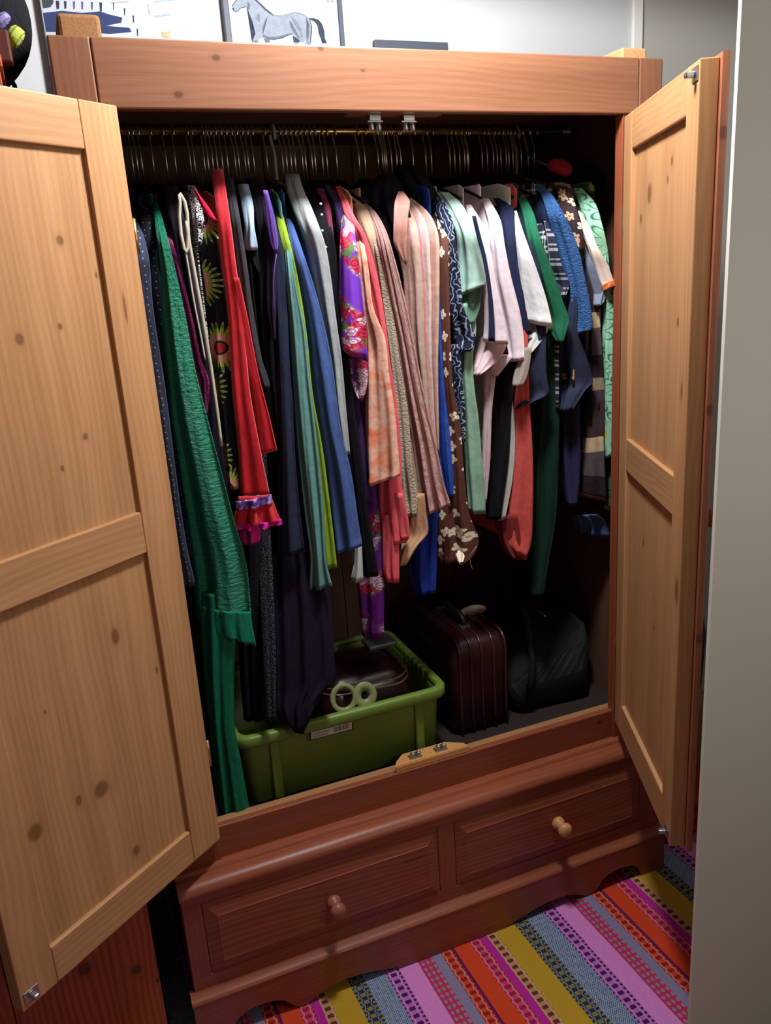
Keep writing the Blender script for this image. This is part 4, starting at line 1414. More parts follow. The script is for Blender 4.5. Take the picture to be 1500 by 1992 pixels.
G('dress', 'dress', 'brown dress scattered with white flowers and a gathered hem', m_brown,
       '410 846 860; 456 853 872; 560 856 874; 680 861 877; 750 865 881; 830 869 895; 930 877 903; 1002 876 913; 1052 868 931; 1082 884 920; 1098 893 901', yf=0.035, ytop=0.12,
       extras=[dict(name='back_hem', rows='980 856 884; 1040 850 886; 1080 852 890; 1094 856 884', yf=0.06)], post=post_thread)
G('blouse', 'blouse', 'navy blouse printed with white leaves and dots', m_navyleaf,
  '384 845 858; 420 852 877; 450 862 883; 520 871 893; 600 873 902; 640 878 919; 662 882 925; 684 890 915', yf=0.045, ytop=0.13, bhem=800,
  extras=[dict(name='lower_front', rows='670 876 894; 740 882 899; 800 888 905; 860 896 906', yf=0.06)])
G('t_shirt', 't-shirt', 'sage green short sleeved t-shirt with a wide open sleeve', m_sage,
  '374 846 872; 395 860 896; 420 872 911; 450 886 922; 490 889 938; 530 890 945; 578 893 554 945', band=12, yf=0.035, ytop=0.14, part='sleeve', bmat=m_sageb, bhem=960,
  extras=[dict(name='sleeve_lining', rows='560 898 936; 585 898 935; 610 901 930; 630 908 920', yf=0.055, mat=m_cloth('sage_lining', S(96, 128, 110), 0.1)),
          dict(name='front', rows='590 894 922; 640 895 926; 700 895 919; 760 898 923; 810 900 930; 890 904 937; 960 909 943; 996 912 1000 944', yf=0.06, mat=m_sageb)])
G('t_shirt', 't-shirt', 'pale pink sports t-shirt with a navy stripe down the sleeve', m_pink,
       '398 905 916; 440 914 941; 500 931 957; 560 941 967; 620 942 981; 664 940 670 989', band=12, yf=0.025, ytop=0.12, part='sleeve', bmat=m_pinkd, bhem=900,
       extras=[dict(name='sleeve_stripe', rows='420 918 926; 460 927 936; 500 938 946; 560 948 956; 620 951 962; 663 950 665 963', yf=0.012, mat=m_nvtee, th=0.003, alpha=0.3, label='navy sleeve stripe'),
               dict(name='sleeve_lining', rows='655 932 986; 680 926 982; 705 921 965; 730 920 934', yf=0.05, mat=m_pinkd),
               dict(name='front', rows='700 938 968; 740 938 963; 800 940 957; 900 938 953; 978 938 946', yf=0.07, mat=m_pinkd)])
G('t_shirt', 't-shirt', 'blush white plain t-shirt between the striped sleeve and a navy one', m_pink,
  '386 938 950; 405 943 962; 430 950 974; 480 955 982; 540 960 994; 608 974 1011; 660 984 1019; 704 992 700 1020', band=12, yf=0.04, ytop=0.13, part='sleeve',
  extras=[dict(name='sleeve_lining', rows='690 962 1000; 710 960 985; 732 958 968', yf=0.06, mat=m_pinkd)])
G('t_shirt', 't-shirt', 'dark navy t-shirt tucked just left of the white one', m_nvtee,
  '385 960 990; 410 970 1000; 440 976 1008; 520 984 1014; 600 998 1022; 650 1014 1034', yf=0.055, ytop=0.14, part='sleeve',
  extras=[dict(name='front', rows='690 962 1004; 740 960 1002; 800 956 994; 900 948 988; 970 944 978; 1010 946 974', yf=0.075, mat=m_blk)])
G('t_shirt', 't-shirt', 'bright white t-shirt with a stiff square sleeve', m_white,
  '410 998 1005; 440 1001 1014; 480 1005 1028; 520 1008 1042; 580 1012 1062; 624 1014 636 1076', band=12, yf=0.028, ytop=0.10, part='sleeve', bmat=m_offw, bhem=980, folds=0.6,
  extras=[dict(name='sleeve_lining', rows='622 1028 1073; 650 1022 1062; 675 1018 1044; 692 1016 1028', yf=0.05, mat=m_offw),
          dict(name='front', rows='770 986 996; 850 983 1002; 930 973 997; 1014 968 1010 982', yf=0.08, mat=m_offw)])
G('jumper', 'jumper', 'coral red knitted jumper hanging below the white t-shirt', m_coralred,
  '430 1010 1020; 640 1006 1026; 740 1000 1028; 800 998 1031; 860 995 1035; 930 988 1037; 1000 976 1036; 1040 970 1052 1034; 1064 1000 1090 1022', yf=0.06, ytop=0.12, part='front',
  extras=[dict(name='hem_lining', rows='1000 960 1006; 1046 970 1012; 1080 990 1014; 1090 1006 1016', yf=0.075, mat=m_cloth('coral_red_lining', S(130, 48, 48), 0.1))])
G('t_shirt', 't-shirt', 'slate navy t-shirt with folded sleeve above the coral red jumper', m_slate,
  '400 1012 1022; 500 1030 1046; 600 1044 1060; 660 1040 1062; 700 1020 1062; 735 1004 1064; 765 1002 1069; 796 1002 782 1036', yf=0.045, ytop=0.12, part='sleeve',
  extras=[dict(name='inner_sleeve', rows='676 1015 1034; 705 1006 1031; 735 998 1024; 752 996 1014', yf=0.032, mat=m_cloth('greige_jersey', S(150, 140, 132), 0.1), label='greige inner sleeve')])
G('shirt', 'shirt', 'bottle green linen shirt with a pointed sleeve end', m_bottle,
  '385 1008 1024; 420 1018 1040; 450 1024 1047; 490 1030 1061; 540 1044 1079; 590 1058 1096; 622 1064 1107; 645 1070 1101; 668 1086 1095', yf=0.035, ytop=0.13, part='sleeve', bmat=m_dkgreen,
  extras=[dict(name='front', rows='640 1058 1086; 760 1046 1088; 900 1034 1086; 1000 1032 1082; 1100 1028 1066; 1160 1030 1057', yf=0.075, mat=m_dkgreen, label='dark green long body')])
G('shirt', 'shirt', 'navy and white checked shirt beside the blue knit', m_plaidm,
  '400 1050 1062; 440 1060 1074; 480 1066 1084; 520 1070 1094; 556 1080 1108; 580 1091 1098', yf=0.05, ytop=0.12, part='sleeve', bhem=800)
G('jumper', 'jumper', 'cornflower blue textured knit jumper', m_bknit,
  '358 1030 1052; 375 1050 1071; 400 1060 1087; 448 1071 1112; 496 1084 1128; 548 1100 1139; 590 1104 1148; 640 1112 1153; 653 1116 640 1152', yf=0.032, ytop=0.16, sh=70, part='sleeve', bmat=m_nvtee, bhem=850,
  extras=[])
G('t_shirt', 't-shirt', 'faded navy t-shirt with a boxy sleeve below the cornflower knit', m_slate,
  '372 1064 1078; 460 1090 1112; 560 1098 1126; 640 1088 1122; 700 1083 1142; 742 1082 1153; 770 1083 760 1138; 800 1084 1112', yf=0.05, ytop=0.15, part='sleeve',
  extras=[dict(name='front', rows='760 1084 1128; 820 1086 1128; 880 1089 1129; 940 1095 1127; 984 1104 1122', yf=0.08, mat=m_cloth('indigo_jersey', S(44, 44, 78), 0.15))])
G('blouse', 'blouse', 'dark brown blouse with cream blossom print', m_brfloral,
  '362 1080 1102; 380 1082 1112; 400 1086 1120; 440 1100 1132; 470 1112 1134; 490 1122 1130', yf=0.045, ytop=0.12, bhem=760)
G('t_shirt', 't-shirt', 'peach white t-shirt with an orange sleeve hem near right end', m_peachw,
  '410 1118 1128; 450 1130 1151; 480 1143 1162; 516 1153 1182; 548 1164 1194; 562 1171 554 1196', yf=0.03, ytop=0.10, part='sleeve', bhem=800, bmat=m_patch,
  extras=[dict(name='orange_hem', rows='556 1170 544 1195; 566 1174 556 1196', yf=0.022, mat=m_cloth('orange_binding', S(225, 130, 70), 0.1), label='orange hem binding')])
G('jacket', 'jacket', 'grey blue denim jacket sleeve under the peach white t-shirt', m_gdenim,
  '430 1118 1130; 480 1128 1150; 530 1138 1165; 582 1152 1178; 596 1156 1166', yf=0.048, ytop=0.12, part='sleeve', bhem=820, bmat=m_blk)
G('jumper', 'jumper', 'brown and cream striped knit jumper hanging low at the right', m_patch,
  '440 1120 1132; 600 1132 1164; 700 1132 1172; 800 1132 1177; 850 1134 1174; 900 1132 1176; 955 1122 975 1180', yf=0.06, ytop=0.12, folds=0.8,
  extras=[dict(name='satin_hem', rows='1000 1112 1160; 1020 1116 1184; 1030 1118 1046 1188', yf=0.09, mat=m_steelblue, label='steel blue satin hem')])
G('dress', 'dress', 'mint green dress with big outlined petals, last bright one at right', m_mint,
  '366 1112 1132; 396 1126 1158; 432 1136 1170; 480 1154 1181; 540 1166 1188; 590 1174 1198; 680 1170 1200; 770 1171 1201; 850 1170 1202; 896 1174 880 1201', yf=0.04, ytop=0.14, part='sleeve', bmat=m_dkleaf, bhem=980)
G('blouse', 'blouse', 'dark leaf print blouse against the right side of the wardrobe', m_dkleaf,
  '440 1160 1172; 560 1182 1194; 680 1192 1204; 780 1194 1207; 850 1186 1206; 990 1176 1202', yf=0.06, ytop=0.12)
# long dark skirts hanging low at the left of the middle
G('skirt', 'skirt', 'long black purple skirt reaching down over the green box', m_cloth('black_purple_cloth', S(30, 21, 40), 0.15),
       '420 500 516; 700 520 556; 900 526 600; 1050 529 632; 1150 533 642; 1250 536 649; 1320 538 652; 1380 541 1362 618; 1424 572 1427 591', yf=0.085, ytop=0.16, folds=1.2, alpha=0.3, yend=0.030)
G('skirt', 'skirt', 'black lace skirt with a grey speckled panel over the box', m_dots('grey_speckle', S(30, 30, 38), S(78, 80, 88), 260, 0.3, False),
  '440 470 484; 760 490 512; 1000 500 524; 1143 505 532; 1300 513 537; 1405 519 537', yf=0.10, ytop=0.17, alpha=0.4, yend=0.04)
G('trousers', 'trousers', 'plain black wide trousers hanging low beside the green robe', m_blk,
  '450 420 436; 800 440 470; 1060 458 506; 1200 462 510; 1300 466 514; 1400 474 518', yf=0.09, ytop=0.16, alpha=0.5, folds=1.4)

build_clothes()

# two more hangers that show: a wide black one with a red grip at the right end, a blue plastic hook
h = thing('trouser_hanger', 'wide black padded hanger with a red folded scarf at the right end', 'hanger', (1.17, 0.2, 1.82))
A0, A1 = at_y(1085, 332, 0.24), at_y(1182, 362, 0.18)
dv = (A1 - A0)
tube('padded_bar', [A0 + dv * (k / 8) + Vector((0, 0, 0.004 * math.sin(PI * k / 8))) for k in range(9)], [0.012, .017, .019, .019, .019, .019, .018, .016, 0.008], m_blk, h, 12)
tube('red_scarf', [A0 - dv * 0.25 + Vector((0, -.01, .004)), A0 - dv * 0.12 + Vector((0, -.012, .006)), A0 + Vector((0, -.012, .006)), A0 + dv * 0.15 + Vector((0, -.012, .003)), A0 + dv * 0.22 + Vector((0, -.01, 0))],
     [0.010, 0.017, 0.018, 0.017, 0.010], m_cloth('red_scarf_cloth', S(190, 50, 70), 0.15), h, 12, label='red folded scarf')
xh = A0.x - 0.03
tube('hook', [(xh, YR - 0.0135 * math.cos(math.radians(a)), ZR - 0.0035 + 0.0135 * math.sin(math.radians(a))) for a in range(-35, 186, 20)] + [(xh, YR + .008, ZR - .03), (xh, YR - 0.01, ZR - .06), tuple(A0 + dv * 0.1)], 0.0018, M_HOOK, h, 8)
# spare empty wire hangers between the clothes, as the extra hooks in the photograph
ex = 0
used_labels = set()
for u in (262, 300, 345, 372, 404, 470, 520, 600, 632, 655, 745, 760, 775, 830, 905, 960, 985, 1028):
    x = at_y(u, 330, YR).x
    if any(abs(x - q) < 0.006 for q in hooks):
        x += 0.0055
    if any(abs(x - q) < 0.004 for q in hooks):
        continue
    hooks.append(x)
    ex += 1
    nb = min(RECS, key=lambda r: abs(r['x'] - x) + (0 if r['x'] < x else 0.5))
    sh_ = 'spare empty hanger hooked just right of the ' + label_short(nb['label'])
    if sh_ in used_labels:
        nb = min(RECS, key=lambda r: abs(r['x'] - x) + (0 if r['x'] > x else 0.5))
        sh_ = 'spare empty hanger hooked just left of the ' + label_short(nb['label'])
    used_labels.add(sh_)
    hanger(x, [], sh_)
for xq, colr in ((at_y(1003, 300, YR).x, S(120, 124, 128)),):
    hanger(xq, [], 'thick grey plastic hook near the right end of the rail', 'plastic', m_plain('grey_hook_plastic', colr, 0.4))

#%%OBJECTS
# ------------------------------------------------------------------ green storage box
M_BOX = m_plain('green_plastic', srgb(100, 126, 46), 0.42, 0.4, var=0.05, nscale=60)
M_BOX2 = m_plain('pale_green_plastic', srgb(120, 130, 82), 0.45, 0.4, var=0.05)
bx = thing('storage_box', 'green plastic storage box standing on the wardrobe floor', 'box', (0.43, 0.25, 0.45))
X0, X1, Y0, Y1 = 0.165, 0.690, 0.068, 0.455
ZT = 0.642


def rr(dx, z, r=0.035):
    return rrect(X0 + dx, X1 - dx, Y0 + dx, Y1 - dx, max(0.006, r - dx * 0.6), z, 6)


loft('tub', [rr(0.030, 0.4505), rr(0.022, 0.456), rr(0.012, ZT - 0.032), rr(0.010, ZT - 0.026), rr(0.010, ZT - 0.006), rr(0.014, ZT - 0.004), rr(0.016, ZT - 0.03), rr(0.032, 0.462), rr(0.05, 0.460)], M_BOX, bx)
bm_r = [rr(0.008, ZT - 0.026), rr(-0.004, ZT - 0.026), rr(-0.006, ZT - 0.022), rr(-0.006, ZT - 0.005), rr(-0.003, ZT), rr(0.010, ZT + 0.001), rr(0.014, ZT - 0.002), rr(0.0155, ZT - 0.010)]
loft('rim', bm_r, M_BOX, bx, cap=False)
for k in range(5):
    y = 0.17 + k * 0.028
    board('rim_rib', (X1 - 0.020, y, ZT - 0.03), (X1 - 0.006, y + 0.012, ZT + 0.0045), M_BOX, bx, 'x', 0.003)
for x in (X0 + 0.075, X1 - 0.085):
    board('wall_rib', (x, Y0 + 0.006, 0.462), (x + 0.022, Y0 + 0.020, ZT - 0.030), M_BOX, bx, 'z', 0.004)
# printed label hanging under the rim
lp0, lp1, lp2 = at_y(603, 1413, Y0 + 0.004), at_y(685, 1392, Y0 + 0.004), at_y(603, 1438, Y0 + 0.004)
M_LBL = m_plain('label_paper', srgb(200, 190, 175), 0.6)
M_LBK = m_plain('label_ink', srgb(32, 20, 30), 0.6)
lw = (lp1 - lp0)
lh = (lp2 - lp0)


def LP(a, b, dy):
    q = lp0 + lw * a + lh * b
    return Vector((q.x, Y0 + 0.004 - dy, q.z))


def lquad(nm, a0, b0, a1, b1, dy, mat, par, th=0.0005):
    V = [LP(a0, b0, dy), LP(a1, b0, dy), LP(a1, b1, dy), LP(a0, b1, dy)]
    V += [v + Vector((0, th, 0)) for v in V]
    return mesh(nm, V, [(0, 1, 2, 3), (4, 5, 6, 7), (0, 1, 5, 4), (1, 2, 6, 5), (2, 3, 7, 6), (3, 0, 4, 7)], mat, par, None, False)


def text_part(txt, size, origin, xdir, zdir, mat, par, name='lettering', extr=0.0003):
    cu = bpy.data.curves.new('txt', 'FONT')
    cu.body = txt
    cu.size = 1.0
    ob = bpy.data.objects.new('txt', cu)
    C.objects.link(ob)
    dg = bpy.context.evaluated_depsgraph_get()
    me = ob.evaluated_get(dg).to_mesh()
    vs = [tuple(v.co) for v in me.vertices]
    fs = [tuple(p.vertices) for p in me.polygons]
    ob.evaluated_get(dg).to_mesh_clear()
    bpy.data.objects.remove(ob)
    V = [Vector(origin) + xdir * (v[0] * size[0]) + zdir * (v[1] * size[1]) for v in vs]
    return mesh(name, V, fs, mat, par, None, False)


lb = lquad('label_plate', -0.02, -0.04, 1.02, 1.04, 0.004, M_LBK, bx)
lquad('label_ground', 0.015, 0.42, 0.985, 0.97, 0.0046, M_LBL, lb)
xd, zd = lw.normalized(), -lh.normalized()
text_part('STORAGE SOLUTIONS', (lw.length * 0.092, lh.length * 0.30), LP(0.035, 0.33, 0.005), xd, zd, M_LBL, lb)
text_part('STORAGE BOX', (lw.length * 0.058, lh.length * 0.20), LP(0.05, 0.66, 0.0052), xd, zd, M_LBK, lb)
text_part('PLASTIC BOX', (lw.length * 0.058, lh.length * 0.20), LP(0.05, 0.88, 0.0052), xd, zd, M_LBK, lb)
for k in range(13):
    a = 0.56 + 0.029 * k
    lquad('barcode_bar', a, 0.48, a + (0.010, 0.016, 0.007)[k % 3], 0.84, 0.0052, M_LBK, lb)

# things inside the box
M_PATENT = m_plain('maroon_patent', srgb(36, 15, 17), 0.22, 0.5, var=0.2)
hb = thing('handbag', 'dark maroon patent handbag lying inside the green box', 'handbag', (0.50, 0.22, 0.47))
rg_ = []
for z, d_, r in ((0.464, 0.02, 0.03), (0.50, 0.0, 0.04), (0.60, 0.0, 0.045), (0.650, 0.012, 0.05), (0.675, 0.03, 0.05), (0.688, 0.06, 0.04), (0.690, 0.09, 0.01)):
    rg_.append([(x + 0.006 * math.sin(9 * x + 30 * z), y + 0.006 * math.sin(22 * x + 14 * z), zz) for x, y, zz in rrect(0.385 + d_, 0.640 - d_, 0.125 + d_, 0.345 - d_, r, z, 6)])
loft('bag_body', rg_, M_PATENT, hb)
for zz, dd in ((0.662, 0.0), (0.648, -0.003)):
    ring = [(x, y, zz + 0.006 * math.sin(20 * x)) for x, y, _ in rrect(0.397 + dd, 0.628 - dd, 0.137 + dd, 0.333 - dd, 0.05, 0, 6)]
    tube('piping', ring, 0.0022, m_plain('shiny_piping', srgb(120, 90, 86), 0.15, 0.6), hb, 6, True)
q0 = at_z(740, 1245, 0.694)
bm = bmesh.new()
bm_box(bm, (q0.x - 0.045, q0.y - 0.035, 0.684), (q0.x + 0.035, q0.y + 0.030, 0.698), 0.005)  # light reflecting off the bag, modelled as a raised grey patch
from_bm('reflection_patch', bm, m_plain('reflection_grey', srgb(92, 92, 94), 0.3, 0.5), hb, label='grey patch of reflected light on top')
# double ring handle poking over the front rim
tl = thing('ring_handle', 'pale green plastic handle with two ring holes resting on the box front', 'handle', (0.40, 0.10, 0.60))
c1 = at_y(669, 1358, 0.098)
c2 = at_y(710, 1352, 0.096)


def ringplate(nm, c, ro, ri, tilt, mat, par):
    rows = []
    for rad, dy in ((ri, 0.003), (ro - 0.002, 0.003), (ro, 0.001), (ro, -0.001), (ro - .002, -0.003), (ri, -0.003)):
        rows.append([(c.x + rad * math.cos(2 * PI * k / 28), c.y + dy + tilt * rad * math.sin(2 * PI * k / 28), c.z + rad * math.sin(2 * PI * k / 28)) for k in range(28)])
    rows.append(rows[0])
    return loft(nm, rows, mat, par, cap=False)


ringplate('large_ring', c1, 0.034, 0.022, 0.35, M_BOX2, tl)
ringplate('small_ring', c2, 0.030, 0.0105, 0.35, M_BOX2, tl)
tube('handle_shank', [c1 + Vector((0.01, 0.0, -0.028)), c1 + Vector((0.014, 0.004, -0.06)), c1 + Vector((0.012, 0.006, -0.125))], 0.008, M_BOX2, tl, 10)

# ------------------------------------------------------------------ suitcases on the wardrobe floor
M_MAROON = m_plain('maroon_leather', srgb(46, 18, 21), 0.4, 0.35, var=0.2, bump=0.3)
sc = thing('suitcase', 'maroon ribbed suitcase standing upright beside the green box', 'suitcase', (0.82, 0.3, 0.45))
SX0, SX1, SY0, SY1, SZ = 0.735, 0.905, 0.125, 0.50, 0.715
rings = []
nrib = 40


def sring(d, z, r=0.03):
    out = []
    for (x, y, zz) in rrect(SX0 + d, SX1 - d, SY0 + d, SY1 - d, r, z, 6):
        out.append((x, y, zz))
    return out


loft('case_body', [sring(0.03, 0.4505), sring(0.010, 0.458), sring(0, 0.475), sring(0, SZ - 0.05), sring(0.004, SZ - 0.025), sring(0.014, SZ - 0.008), sring(0.035, SZ)], M_MAROON, sc)
M_PIPE = m_plain('maroon_piping', srgb(62, 26, 28), 0.3, 0.5, var=0.15)
for x in (SX0 + 0.022, SX0 + 0.055, SX0 + 0.085, SX0 + 0.120, SX1 - 0.016):
    pts = [(x, SY0 + 0.004 - 0.004, 0.462)]
    pts += [(x + 0.002 * math.sin(9 * z), SY0 - 0.0012, z) for z in (0.50, 0.55, 0.60, 0.65, SZ - 0.045)]
    pts += [(x, SY0 + 0.006, SZ - 0.018), (x, SY0 + 0.022, SZ - 0.002), (x, SY0 + 0.06, SZ + 0.001), (x, SY1 - 0.06, SZ + 0.001)]
    tube('piping', pts, 0.0042, M_PIPE, sc, 8)
hd = tube('carry_handle', [(0.815, 0.21, SZ), (0.815, 0.215, SZ + 0.020), (0.815, 0.24, SZ + 0.030), (0.815, 0.33, SZ + 0.030), (0.815, 0.355, SZ + 0.020), (0.815, 0.36, SZ)], 0.008, m_plain('handle_black', srgb(34, 28, 30), 0.4), sc, 10)
for y in (0.21, 0.36):
    bm = bmesh.new()
    bm_box(bm, (0.802, y - 0.010, SZ - 0.003), (0.828, y + 0.010, SZ + 0.006), 0.001)
    from_bm('handle_mount', bm, M_STEEL, sc)
ct = at_y(917, 1186, 0.27)
tagr = []
for y_ in (-0.0015, 0.0015):
    tagr.append([(ct.x + 0.040 * math.cos(a) * (1 if math.cos(a) < 0 else 1.15), 0.27 + y_, ct.z - 0.008 + 0.020 * math.sin(a) if math.sin(a) > 0 else ct.z - 0.008 + 0.010 * math.sin(a)) for a in [2 * PI * k / 24 for k in range(24)]])
loft('luggage_tag', tagr, m_plain('white_card', srgb(205, 195, 180), 0.6), sc, label='white luggage tag')

hbk = thing('holdall', 'slouchy black fabric holdall at the right end of the wardrobe floor', 'bag', (1.06, 0.3, 0.45))
rg_ = []
for z, d_, r in ((0.4505, 0.02, 0.05), (0.47, 0.0, 0.06), (0.54, -0.004, 0.07), (0.60, 0.006, 0.07), (0.645, 0.022, 0.07), (0.675, 0.045, 0.05), (0.69, 0.075, 0.02)):
    rg_.append([(x + 0.010 * math.sin(31 * y + 22 * z) + 0.004 * math.sin(70 * y), y + 0.010 * math.sin(37 * x + 18 * z) + 0.004 * math.sin(90 * x + 30 * z), zz + 0.01 * math.sin(20 * x + 15 * y) * (1 if z > .6 else 0)) for x, y, zz in rrect(0.930 + d_, 1.190 - d_, 0.135 + d_, 0.50 - d_, r, z, 8)])
M_NYL = m_cloth('black_nylon', S(24, 25, 28), 0.3, 0.6, 0.55, 0.4)
loft('bag_body', rg_, M_NYL, hbk)
tube('strap', [(0.965, 0.14, 0.50), (0.968, 0.128, 0.56), (0.975, 0.135, 0.62), (0.985, 0.165, 0.67), (1.0, 0.21, 0.72), (1.02, 0.26, 0.74), (1.04, 0.32, 0.72), (1.05, 0.35, 0.685)], 0.009, M_NYL, hbk, 8)
tube('zip', [(1.06 + 0.004 * math.sin(k), 0.20 + k * 0.03, 0.694) for k in range(9)], 0.003, M_STEEL, hbk, 6)

# ------------------------------------------------------------------ pictures on top of the wardrobe, leaning on the wall
M_SLATE = m_plain('slate_frame', srgb(70, 76, 88), 0.5, 0.3)
M_PAPER = m_plain('drawing_paper', srgb(168, 176, 188), 0.8, 0.1, var=0.02)
M_CANVAS = m_plain('painted_canvas', srgb(176, 180, 188), 0.8, 0.1, var=0.04, nscale=120, bump=0.2)


def lean(y0, ang):
    """a plane standing on the wardrobe top at depth y0, leaning back by ang degrees; (x, h, out) -> world"""
    a = math.radians(ang)
    up = Vector((0, math.sin(a), math.cos(a)))
    nn = Vector((0, -math.cos(a), math.sin(a)))
    o = Vector((0, y0, 1.9722))

    def Lm(co):
        return Vector((co[0], 0, 0)) + o + up * co[2] - nn * co[1]

    def px(u, v, out=0.0):
        q = at_plane(u, v, o + nn * out, nn)
        return q
    return Lm, px, o, up, nn


def flat_shape(name, pts, px, out, mat, par, th=0.0006):
    """a thin painted patch lying on a leaning plane"""
    V0 = [px(u, v, out) for u, v in pts]
    n = len(V0)
    cen = sum(V0, Vector()) / n
    bm = bmesh.new()
    vs = [bm.verts.new(p) for p in V0]
    bm.faces.new(vs)
    bmesh.ops.triangulate(bm, faces=bm.faces)
    return from_bm(name, bm, mat, par)


# abstract canvas
Lm, px, o_, up_, n_ = lean(0.630, 1.0)
cv = thing('canvas_painting', 'abstract navy and white canvas painting standing on the wardrobe top', 'painting', (0.18, 0.615, 1.9722))
cx0, cx1 = px(80, 20, 0.020).x, px(354, 40, 0.020).x
board('canvas', (cx0, -0.020, 0.0), (cx1, 0.0, 0.42), M_CANVAS, cv, 'z', 0.003, M=Lm)
PO = 0.0208
mk = lambda n, c: m_plain(n, c, 0.75, 0.2, var=0.25, nscale=90)
M_NV, M_IND, M_PUR, M_SKY = mk('navy_paint', S(44, 54, 92)), mk('indigo_paint', S(40, 42, 66)), mk('purple_paint', S(92, 62, 130)), mk('grey_paint', S(150, 156, 168))
M_BLK2, M_YEL = mk('black_paint', S(58, 60, 68)), mk('ochre_paint', S(165, 156, 118))
flat_shape('brush_stroke', [(84, 25), (120, 21), (160, 25), (195, 22), (212, 28), (238, 34), (236, 44), (206, 50), (226, 52), (252, 54), (256, 62), (214, 66), (190, 64), (140, 62), (90, 62)], px, PO, M_NV, cv)
flat_shape('brush_stroke', [(80, -6), (104, -4), (104, 6), (98, 14), (84, 16)], px, PO, M_BLK2, cv)
for k, (u, w, h, m_) in enumerate(((112, 7, 16, M_IND), (127, 5, 15, M_IND), (144, 4, 15, M_PUR), (160, 4, 15, M_PUR), (179, 3, 15, M_IND), (196, 5, 18, M_IND), (221, 2, 14, M_IND))):
    dv_ = k * 0.6
    flat_shape('brush_stroke', [(u - w / 2, 1 + dv_), (u + w / 2, 2 + dv_), (u + w / 2 - .5, h + 1 + dv_), (u - w / 4, h + 2 + dv_)], px, PO, m_, cv)
for (u, v) in ((243, 22), (260, 36), (268, 62)):
    flat_shape('brush_stroke', [(u - 2, v - 6), (u + 1, v - 6), (u + 0.5, v + 8), (u - 1, v + 8)], px, PO, M_IND, cv)
flat_shape('brush_stroke', [(286, 8), (289, 9), (293, 30), (291, 28)], px, PO, M_SKY, cv)
flat_shape('brush_stroke', [(300, 2), (340, -3), (341, 0), (302, 5)], px, PO, M_SKY, cv)
flat_shape('brush_stroke', [(215, 4), (250, 2), (250, 4), (216, 6)], px, PO, M_SKY, cv)
flat_shape('brush_stroke', [(314, 62), (332, 60), (330, 74), (316, 72)], px, PO, M_YEL, cv)
flat_shape('brush_stroke', [(300, 30), (330, 26), (332, 29), (302, 34)], px, PO, M_SKY, cv)

# horse drawing in a slate frame
Lm, px, o_, up_, n_ = lean(0.630, 1.0)
hp = thing('framed_drawing', 'pencil drawing of a walking grey horse in a slate frame', 'picture', (0.59, 0.618, 1.9722))
fx0, fx1 = px(436, 40, 0.016).x, px(668, 40, 0.016).x
fw = px(448, 40, 0.016).x - px(436, 40, 0.016).x
fw = max(fw, 0.010)
board('frame_bar', (fx0, -0.018, 0.0), (fx0 + fw, 0.0, 0.43), M_SLATE, hp, 'z', 0.002, M=Lm)
board('frame_bar', (fx1 - fw * 0.75, -0.018, 0.0), (fx1, 0.0, 0.43), M_SLATE, hp, 'z', 0.002, M=Lm)
board('frame_bar', (fx0 + fw, -0.018, 0.0), (fx1 - fw * .75, 0.0, fw), M_SLATE, hp, 'x', 0.002, M=Lm)
board('frame_bar', (fx0 + fw, -0.018, 0.43 - fw), (fx1 - fw * .75, 0.0, 0.43), M_SLATE, hp, 'x', 0.002, M=Lm)
board('paper', (fx0 + fw, -0.009, fw), (fx1 - fw * .75, -0.003, 0.43 - fw), M_PAPER, hp, 'z', 0, M=Lm)


def hz(pts):
    return [(430 + x / 5.769, y / 5.769) for x, y in pts]


PO = 0.0094
M_H1, M_H2, M_H3, M_H4 = mk('pencil_light', S(128, 136, 147)), mk('pencil_mid', S(92, 100, 112)), mk('pencil_dark', S(52, 58, 72)), mk('pencil_tail', S(46, 54, 70))
horse = [(120, 70), (135, 50), (160, 15), (190, -10), (240, -40), (300, -55), (330, -60), (380, -10), (440, 45), (500, 105), (560, 150), (600, 170), (690, 175), (760, 155), (830, 138), (900, 152),
         (960, 185), (1000, 225), (1015, 290), (1015, 360), (1005, 430), (1010, 480), (985, 490), (960, 475), (945, 430), (935, 475), (890, 475), (860, 430), (810, 385), (760, 390), (690, 425), (600, 440),
         (540, 440), (555, 475), (490, 470), (470, 420), (430, 440), (400, 470), (350, 470), (365, 420), (385, 380), (355, 345), (340, 310), (350, 240), (325, 180), (300, 110), (290, 75), (250, 85), (215, 90),
         (185, 125), (165, 130), (130, 110)]
flat_shape('horse_drawing', hz(horse), px, PO, M_H1, hp)


def stroke(pts, w, mat, nm='pencil_line'):
    up_side, dn = [], []
    for i, (x, y) in enumerate(pts):
        a = pts[max(0, i - 1)]
        b = pts[min(len(pts) - 1, i + 1)]
        L = math.hypot(b[0] - a[0], b[1] - a[1]) or 1
        nx, ny = -(b[1] - a[1]) / L, (b[0] - a[0]) / L
        ww = w * (0.45 + 0.55 * math.sin(PI * (i + 0.5) / len(pts)))
        up_side.append((x + nx * ww, y + ny * ww))
        dn.append((x - nx * ww, y - ny * ww))
    flat_shape(nm, hz(up_side + dn[::-1]), px, PO + 0.0004, mat, hp)


